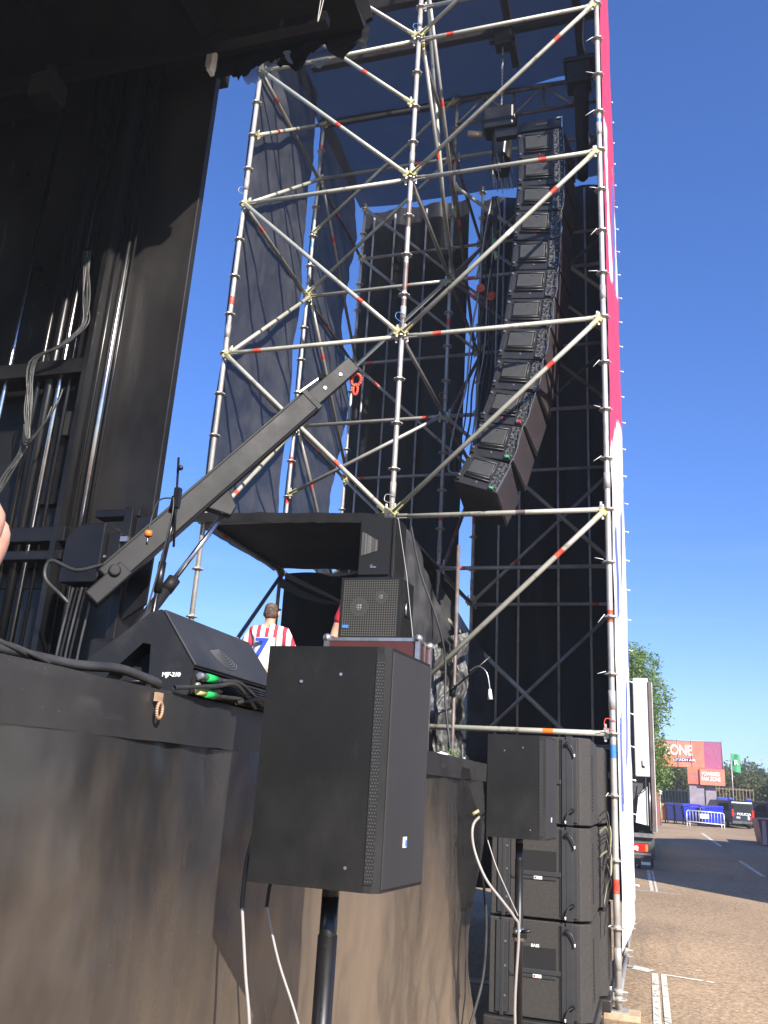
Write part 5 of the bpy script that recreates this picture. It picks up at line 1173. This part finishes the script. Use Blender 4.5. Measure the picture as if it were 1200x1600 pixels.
# foliage
def leaf_mat(name, c1, c2):
    m = mat(name, c1, .65, 0, c2, 1.3, 6, 0, 60, .3, .7)
    nt = m.node_tree; b_ = nt.nodes['Principled BSDF']; out = nt.nodes['Material Output']
    tl_ = nt.nodes.new('ShaderNodeBsdfTranslucent'); mx_ = nt.nodes.new('ShaderNodeMixShader'); mx_.inputs[0].default_value = .3
    tl_.inputs[0].default_value = (c2[0] * 1.4, c2[1] * 1.5, c2[2], 1)
    nt.links.new(b_.outputs[0], mx_.inputs[1]); nt.links.new(tl_.outputs[0], mx_.inputs[2]); nt.links.new(mx_.outputs[0], out.inputs[0])
    return m
LEAF = leaf_mat('light green leaves', (.075, .14, .030), (.19, .27, .07))
LEAF2 = leaf_mat('olive scrub leaves', (.045, .070, .022), (.13, .13, .05))
LEAF3 = leaf_mat('dark hill foliage', (.028, .048, .020), (.07, .085, .035))
BARK = mat('grey brown bark', (.12, .09, .065), .9, 0, (.07, .05, .04), 8, 6, .6, 30)
def crown(b, blobs, n, sz, droop=.0, clump=6):
    tot = sum(bl[3] * bl[4] * bl[5] for bl in blobs)
    for (cx, cy, cz, rx, ry, rz) in blobs:
        k = int(n * rx * ry * rz / tot / clump)
        for _ in range(k):
            d = Vector((random.gauss(0, 1), random.gauss(0, 1), random.gauss(0, 1))).normalized(); rr = random.random() ** .38 * (1 + .18 * noise.noise(d * 2.3 + Vector((cx, cy, cz))))
            p = Vector((cx + d.x * rx * rr, cy + d.y * ry * rr, cz + d.z * rz * rr))
            for _ in range(clump):
                q = p + Vector((random.gauss(0, sz * 1.5), random.gauss(0, sz * 1.5), random.gauss(0, sz * (1.3 + droop))))
                u = Vector((random.gauss(0, 1), random.gauss(0, 1), random.gauss(0, .7))).normalized(); v = u.cross(Vector((random.gauss(0, 1), random.gauss(0, 1), random.gauss(0, 1)))).normalized()
                s_ = sz * random.uniform(.6, 1.3); i = len(b.v)
                b.v += [q - u * s_, q + v * s_ * .5, q + u * s_, q - v * s_ * .5]; b.f.append([i, i + 1, i + 2, i + 3]); b.m.append(0); b.sm.append(False)
def tree(name, label, x, y, blobs, n, sz, lm, r=.14, cat='tree', group=None, limbs=True):
    z0 = g(y); t = thing(name, label, cat, (x, y, z0), group)
    b = MB(BARK); cz = min(bl[2] for bl in blobs)
    b.tube((x, y, z0 - .1), (x + .1, y, cz), r, 10, BARK, r1=r * .6)
    for bl in blobs: b.tube((x + .05, y, z0 + (cz - z0) * .7), (bl[0], bl[1], bl[2]), r * .5, 7, BARK, r1=r * .12)
    b.build('trunk', None, t)
    b = MB(lm); crown(b, blobs, n, sz, .4); b.build('crown', None, t)
    return t
random.seed(5)
tree('tree', 'light green leafy tree rising behind the white truck', -1.2, 30, [(-.75, 30, 5.7, 1.25, 1.3, .95), (-.2, 30, 4.9, .95, 1.1, .85), (-.9, 30, 4.4, 1.3, 1.3, 1.2), (-.15, 30, 3.4, .75, 1.0, .75), (.0, 30, 2.6, .70, 1.0, .75), (-.6, 30, 2.6, 1.1, 1.1, 1.2), (.45, 30.2, 4.75, .32, .4, .22), (.35, 29.8, 4.15, .35, .4, .3), (-.25, 30, 6.15, .5, .5, .35)], 24000, .055, LEAF, .16)
tree('tree', 'olive green scrubby tree beside the red gate, left of its pillar', 1.4, 54, [(1.1, 54, 3.0, 1.4, 1.2, 1.3), (1.9, 54.5, 2.4, 1.0, 1.0, 1.2), (.2, 54, 2.6, 1.2, 1, 1.4)], 5200, .10, LEAF2)
spots = [(4.9, 60, 3.4, 1.7), (6.3, 62, 3.1, 1.9), (7.9, 60, 2.9, 1.8), (9.6, 63, 3.0, 2.1), (3.4, 63, 3.2, 1.8), (11.6, 64, 3.0, 2.2)]
tl2 = ['bushy olive green tree under the green flag', 'bushy tree right of the green flag, behind the police van', 'round bushy tree at the right edge behind the dark fence', 'far bushy tree beyond the right picture edge', 'bushy tree directly behind the red gate sign', 'outermost bushy tree beyond the right picture edge']
for i, (x, y, h_, w_) in enumerate(spots):
    random.seed(40 + i); tree('bushy_tree', tl2[i], x, y, [(x, y, g(y) + h_ * .55, w_, 1.4, h_ * .42), (x - .7, y, g(y) + h_ * .38, w_ * .7, 1.2, h_ * .34), (x + .8, y + .3, g(y) + h_ * .45, w_ * .7, 1.2, h_ * .36)], 4200, .11, [LEAF2, LEAF2, LEAF3][i % 3], .12, group='bushy trees behind the car park fence')
random.seed(77)
b = MB(LEAF3); bl = []
for k in range(30): x = -14 + k * 1.6; bl.append((x, 112 + 6 * random.random(), 3.7 + .5 * math.sin(k * .9) + .8 * random.random() - .02 * max(0, x - 8), 2.2, 2.5, 1.5 + random.random() * .5))
crown(b, bl, 26000, .26); tag(b.build('far_wood'), 'dark far off wood along the horizon behind the car park', 'wood', kind='stuff')
b = MB(mat('hill earth and scrub', (.06, .07, .035), .9, 0, (.10, .10, .055), .3, 8))
b.grid(lambda u, v: (-80 + 260 * u, 104 + 50 * v, 1.3 + 2.7 * math.sin(math.pi * min(1, v * 1.1) * .5) * (1 + .12 * fbm(u * 6, 1)) ), 60, 10); tag(b.build('hill'), None, None, kind='structure')
# gate arch
GRED = mat('red gate banner', (.62, .10, .075), .5, 0, (.72, .20, .10), .9, 4); GOR = mat('coral red gate banner', (.75, .16, .11), .5, 0, (.70, .24, .15), 1.2, 4); GPU = mat('purple gate mesh', (.30, .07, .16), .6, 0, (.36, .11, .20), 9, 4); GGR = mat('grey lilac pillar cloth', (.24, .20, .24), .7, 0, (.32, .28, .33), 5, 5)
gt = thing('entrance_gate', 'red and orange printed entrance gate with FAN ZONE lettering across the car park', 'gate', (1.8, 50, g(50)))
b = MB(GOR); b.box((-1.6, 50, 3.46), (2.72, 50.9, 4.80)); b.build('beam_banner', None, gt)
b = MB(GPU); b.prism([(2.725, 50.0, 3.42), (3.62, 50.0, 3.46), (3.62, 50.0, 4.80), (2.725, 50.0, 4.80)], (0, .9, 0)); b.build('side_mesh', None, gt)
b = MB(GOR); b.box((2.44, 49.7, 2.60), (3.66, 50.5, 3.42)); b.build('lower_sign', None, gt)
b = MB(GRED); b.box((1.84, 49.8, 2.62), (2.435, 50.6, 3.45)); b.build('lower_side', None, gt)
b = MB(GGR); b.box((1.90, 49.9, g(50)), (2.62, 50.6, 2.60)); b.build('pillar', None, gt)
b = MB(GGR); b.box((2.70, 50.0, g(50)), (3.2, 50.5, 2.60)); b.build('pillar', None, gt)
b = MB(GGR); b.box((-1.5, 49.9, g(50)), (-.8, 50.6, 3.45)); b.build('pillar', None, gt)
b = MB(GALV2)
for x, t_ in ((-.2, 5.0), (1.4, 4.95), (2.1, 4.95), (3.62, 5.0)): b.tube((x, 49.98, 3.4), (x, 49.98, t_), .018, 6)
b.tube((-1.6, 49.96, 4.82), (3.65, 49.96, 4.84), .018, 6); b.build('frame_tube', None, gt)
text('lettering', 'FAN ZONE', .74, frame((.82, 49.985, 4.30), (1, 0, 0), (0, 0, 1)), WHITE, gt, squash=.72)
b = MB(mat('dark purple strip', (.06, .02, .12), .5)); b.box((1.22, 49.985, 3.72), (2.20, 49.998, 3.92)); b.build('text_strip', None, gt)
text('strip_lettering', 'RIYADH AIR', .19, frame((1.71, 49.975, 3.82), (1, 0, 0), (0, 0, 1)), WHITE, gt, squash=1.1)
text('sign_lettering', 'POWERED', .28, frame((2.98, 49.69, 3.15), (1, 0, 0), (0, 0, 1)), WHITE, gt, squash=.68)
text('sign_lettering', 'FAN ZONE', .28, frame((2.98, 49.69, 2.90), (1, 0, 0), (0, 0, 1)), WHITE, gt, squash=.68)
text('side_lettering', 'FAN\nZONE', .18, frame((2.14, 49.79, 3.05), (1, 0, 0), (0, 0, 1)), GGR, gt, squash=.75)
fl = thing('flag_banner', 'green vertical flag with white lettering on a thin pole above the trees', 'flag', (4.03, 50, g(50)))
b = MB(mat('green flag cloth', (.05, .28, .12), .6, 0, (.07, .34, .16), 3, 4)); b.grid(lambda u, v: (4.06 + .42 * u, 50 + .03 * math.sin(u * 6 + v * 2), 4.28 - .95 * v - .06 * u), 8, 16); o = b.build('cloth', None, fl); o.modifiers.new('t', 'SOLIDIFY').thickness = .004
b = MB(GALV); b.tube((4.04, 50.02, g(50)), (4.04, 50.02, 4.32), .02, 8); b.build('pole', None, fl)
text('lettering', 'R', .34, frame((4.27, 49.95, 3.80), (1, 0, 0), (0, .0, 1)), WHITE, fl)
# bins
def bin_(x, y, wd, hh, m, label):
    z = g(y); t = thing('waste_container', label, 'waste bin', (x, y, z), 'row of wheeled waste containers')
    b = MB(m); b.hexa([(x - wd * .42, y - .36, z + .16), (x + wd * .42, y - .36, z + .16), (x + wd * .42, y + .36, z + .16), (x - wd * .42, y + .36, z + .16), (x - wd * .5, y - .44, z + hh * .86), (x + wd * .5, y - .44, z + hh * .86), (x + wd * .5, y + .44, z + hh * .86), (x - wd * .5, y + .44, z + hh * .86)]); b.build('tub', None, t, bevel=.03)
    b = MB(m)
    def lid(u, v): a = math.pi * v; return (x + wd * .52 * (2 * u - 1), y - .47 * math.cos(a), z + hh * .86 + .015 + (hh * .13) * math.sin(a))
    b.grid(lid, 4, 8); b.prism([lid(0, k / 8) for k in range(9)], (.001, 0, 0)); b.prism([lid(1, k / 8) for k in range(9)], (.001, 0, 0)); b.build('lid', None, t)
    for sx_ in (-1, 1): 
        b = MB(TIRE); b.tube((x + sx_ * wd * .36 - .03, y - .28, z + .09), (x + sx_ * wd * .36 + .03, y - .28, z + .09), .09, 12); b.build('wheel', None, t)
BBL = mat('bright blue plastic', (.015, .035, .55), .4, 0, (.02, .05, .45), 2, 3); DBL = mat('navy blue plastic', (.012, .018, .12), .45); BRN = mat('orange brown plastic', (.42, .17, .05), .5)
bin_(.42, 47.3, .50, .92, BRN, 'orange brown waste container at the left end of the row')
bin_(.86, 47.1, .42, .98, DBL, 'dark navy waste container next to the orange brown one')
bin_(1.26, 47.0, .42, .98, DBL, 'dark navy waste container next to the bright blue pair')
bin_(1.82, 46.9, .78, .98, BBL, 'bright blue waste container at the left end of the steel barrier')
bin_(2.72, 46.2, .98, .96, BBL, 'bright blue waste container behind the steel barrier')
# barrier
br = thing('crowd_barrier', 'galvanised crowd control barrier with a white notice standing before the blue bins', 'barrier', (2.3, 44, g(44)))
bx0, bx1, bz, by = 1.5, 3.1, g(44), 44.0; WB = mat('white galvanised barrier', (.70, .70, .68), .4, .2)
b = MB(WB)
for p, q in (((bx0, bz + .22), (bx0, bz + .68)), ((bx0 + .08, bz + .74), (bx1 - .08, bz + .70)), ((bx1, bz + .66), (bx1, bz + .20)), ((bx0, bz + .26), (bx1, bz + .20))): b.tube((p[0], by, p[1]), (q[0], by, q[1]), .022, 8)
b.tube((bx0, by, bz + .68), (bx0 + .08, by, bz + .74), .022, 8); b.tube((bx1, by, bz + .66), (bx1 - .08, by, bz + .70), .022, 8)
b.build('frame', None, br)
for k in range(11): 
    x = bx0 + .14 + k * .132; b = MB(WB); b.tube((x, by, bz + .25 - .004 * k), (x, by, bz + .73 - .003 * k), .010, 6); b.build('bar', None, br)
for x in (bx0, bx0 + .12, bx1 - .12, bx1): b = MB(WB); b.tube((x, by, bz + .24), (x, by - .05, bz), .018, 6); b.build('foot', None, br)
b = MB(WHITE); b.box((2.08, by - .03, bz + .42), (2.46, by - .02, bz + .62)); b.build('notice', None, br)
# vans
VD = mat('dark navy van paint', (.012, .020, .035), .3, 0, (.02, .03, .045), 2, 3); VG = mat('van dark glass', (.01, .012, .014), .1); BLUL = mat('blue beacon', (.02, .04, .65), .2)
def van(label, loc, rot, lettering=True):
    t = thing('police_van' if lettering else 'dark_van', label, 'van')
    L_, W_, H_ = 4.9, 1.05, 1.27
    prof = [(0, .25), (0, .62), (.06, H_ - .06), (.18, H_), (3.2, H_), (3.95, .80), (4.7, .68), (4.88, .5), (4.88, .25)]
    b = MB(VD); b.prism([(-W_ / 2, y, z) for y, z in prof], (W_, 0, 0)); b.build('body', None, t, bevel=.05)
    b = MB(VG); b.box((-W_ * .42, -.012, .74), (W_ * .42, .03, 1.10)); b.build('rear_window', None, t)
    b = MB(VG)
    for s_ in (-1, 1): b.box((s_ * (W_ / 2 + .002) - .006, .35, .78), (s_ * (W_ / 2 + .002) + .006, 3.1, 1.12))
    b.build('side_windows', None, t)
    b = MB(TRD); b.box((-W_ * .5, -.06, .22), (W_ * .5, .02, .34)); b.build('bumper', None, t, bevel=.02)
    for s_ in (-1, 1):
        b = MB(REDL); b.box((s_ * .47 - .05, -.03, .55), (s_ * .47 + .05, .02, .86)); b.build('tail_light', None, t)
        for y in (.75, 3.9): b = MB(TIRE); b.tube((s_ * .52 - .06, y, .2), (s_ * .52 + .06, y, .2), .2, 18); b.tube((s_ * .52 - .065, y, .2), (s_ * .52 + .065, y, .2), .11, 14, ALU); b.build('wheel', None, t)
    if lettering:
        for x in (-.45, .38): b = MB(BLUL); b.box((x - .10, .15, H_), (x + .10, .38, H_ + .10)); b.build('blue_beacon', None, t, bevel=.02)
        b = MB(BLUL); b.box((-.35, 2.4, H_), (.35, 2.6, H_ + .11)); b.build('roof_light_bar', None, t, bevel=.02)
        text('lettering', 'POLICIA', .15, frame((.05, -.016, .66), (1, 0, 0), (0, 0, 1)), WHITE, t, squash=1.15)
        text('small_lettering', 'AGENTE TUTOR', .085, frame((-.02, -.016, 1.17), (1, 0, 0), (0, 0, 1)), WHITE, t, squash=1.1)
        text('small_lettering', '092', .12, frame((-.22, -.016, .50), (1, 0, 0), (0, 0, 1)), WHITE, t)
        b = MB(WHITE); b.box((.22, -.016, .42), (.30, -.002, .58), WHITE); b.box((.33, -.016, .42), (.42, -.002, .55), REDL); b.build('crest', None, t)
    t.location = loc; t.rotation_euler = (0, 0, R(rot)); return t
van('dark navy police van seen from the rear with blue roof lights', (4.10, 46.2, g(46)), 14)
van('dark van at the right edge, beyond the police van', (5.9, 47.5, g(47.5)), 20, False)
# fences
def fence(name, label, x0, y0, x1, y1, h_, step, m, solid=None):
    t = thing(name, label, 'fence', (x0, y0, g(y0))); d = Vector((x1 - x0, y1 - y0, 0)); n = int(d.length / step)
    b = MB(m)
    for k in range(n + 1):
        p = Vector((x0, y0, g(y0))) + d * k / n; p.z = g(p.y); b.tube(p, p + Vector((0, 0, h_)), .02 if k % 8 else .035, 6)
    b.build('palings', None, t)
    b = MB(m)
    for zz in (.15, h_ - .08): b.beam((x0, y0, g(y0) + zz), (x1, y1, g(y1) + zz), .03, .05)
    b.build('rails', None, t)
    if solid: b = MB(solid); b.beam((x0, y0 + .03, g(y0) + h_ * .5), (x1, y1 + .03, g(y1) + h_ * .5), .02, h_ * .94); b.build('screen', None, t)
fence('mesh_fence', 'green mesh fence behind the waste containers, left of the gate pillar', -.8, 52, 1.9, 52, 1.62, .16, mat('green grey fence steel', (.22, .28, .25), .5), mat('green windbreak', (.035, .06, .05), .8, alpha=.75))
fence('paling_fence', 'brown metal paling fence behind the police van', 2.9, 53, 5.3, 53, 1.85, .17, mat('brown fence steel', (.20, .14, .10), .6))
fence('screen_fence', 'low dark screened fence running to the right behind the vans', 4.3, 51, 12, 50, 1.18, .3, TRD, mat('dark fence screen', (.03, .035, .033), .8))
b = MB(mat('red brown post', (.28, .10, .075), .6)); b.box((.17, 42.95, g(43)), (.32, 43.1, g(43) + 1.72)); tag(b.build('gate_post'), 'red brown square post beside the truck, left of the waste containers', 'post')
lp = thing('globe_lamp', 'low white globe lamp beside the red brown post', 'lamp', (.36, 44, g(44)))
b = MB(GALV2); b.tube((.36, 44, g(44)), (.36, 44, 1.95), .03, 8); b.build('post', None, lp)
b = MB(WHITE); b.sphere((.36, 44, 2.04), .11, WHITE); b.build('globe', None, lp)
sk_ = thing('red_skip', 'red and white ribbed metal skip cut by the right picture edge', 'skip', (4.2, 33.2, g(33)))
z = g(33); b = MB(mat('faded red steel', (.30, .05, .05), .5, 0, (.22, .04, .04), 3, 5)); b.hexa([(3.52, 33, z), (5.1, 33, z), (5.1, 35, z), (3.52, 35, z), (3.38, 33, z + .84), (5.3, 33, z + .84), (5.3, 35, z + .84), (3.38, 35, z + .84)]); b.build('body', None, sk_)
b = MB(mat('pale rib', (.45, .36, .34), .5))
for k in range(5): x = 3.50 + .38 * k; b.box((x, 32.93, z + .04), (x + .12, 32.998, z + .80))
b.box((3.36, 32.95, z + .84), (5.3, 33.02, z + .90)); b.build('ribs', None, sk_)
# added unseen block out of frame to the right, sized to shade the car park
caster = thing('shade_caster', 'tall white unseen block added to cast shade across the car park', 'shade_caster', (10, 18, g(18)))
b = MB(WHT); b.box((7, 10.7, 0), (14, 24.5, 7.4)); b.build('walls', None, caster)
b = MB(WHT); b.prism([(7, 10.6, 7.41), (14, 10.6, 7.41), (10.5, 10.6, 9.2)], (0, 14, 0)); b.build('roof', None, caster)

# ------------------------------------------------------------------ pale air toward the far tree line
hz = MB(WHITE); hz.box((-60, -14, -1.0), (60, 175, 18)); ho_ = hz.build('haze')
hm = bpy.data.materials.new('haze air'); hm.use_nodes = True; N = hm.node_tree.nodes; L = hm.node_tree.links; N.clear()
pv = N.new('ShaderNodeVolumePrincipled'); pv.inputs['Color'].default_value = (.90, .95, 1, 1); pv.inputs['Density'].default_value = .0016; pv.inputs['Anisotropy'].default_value = .2
ov = N.new('ShaderNodeOutputMaterial'); L.new(pv.outputs[0], ov.inputs['Volume'])
ho_.data.materials.clear(); ho_.data.materials.append(hm); tag(ho_, 'thin pale air fading the far trees and gate', 'haze', kind='stuff')

WEED = leaf_mat('weed leaves', (.06, .12, .02), (.14, .22, .05))
for i, (x, y) in enumerate(((-1.60, 7.0), (-1.48, 6.9))):
    random.seed(500 + i); b = MB(WEED)
    crown(b, [(x, y, 1.84, .05, .05, .07)], 150, .012, .3)
    tag(b.build('weed_sprig'), ['green plant sprig at the far stage edge under the thin steel pole', 'smaller green plant sprig at the far stage edge, right of its neighbour'][i], 'plant')
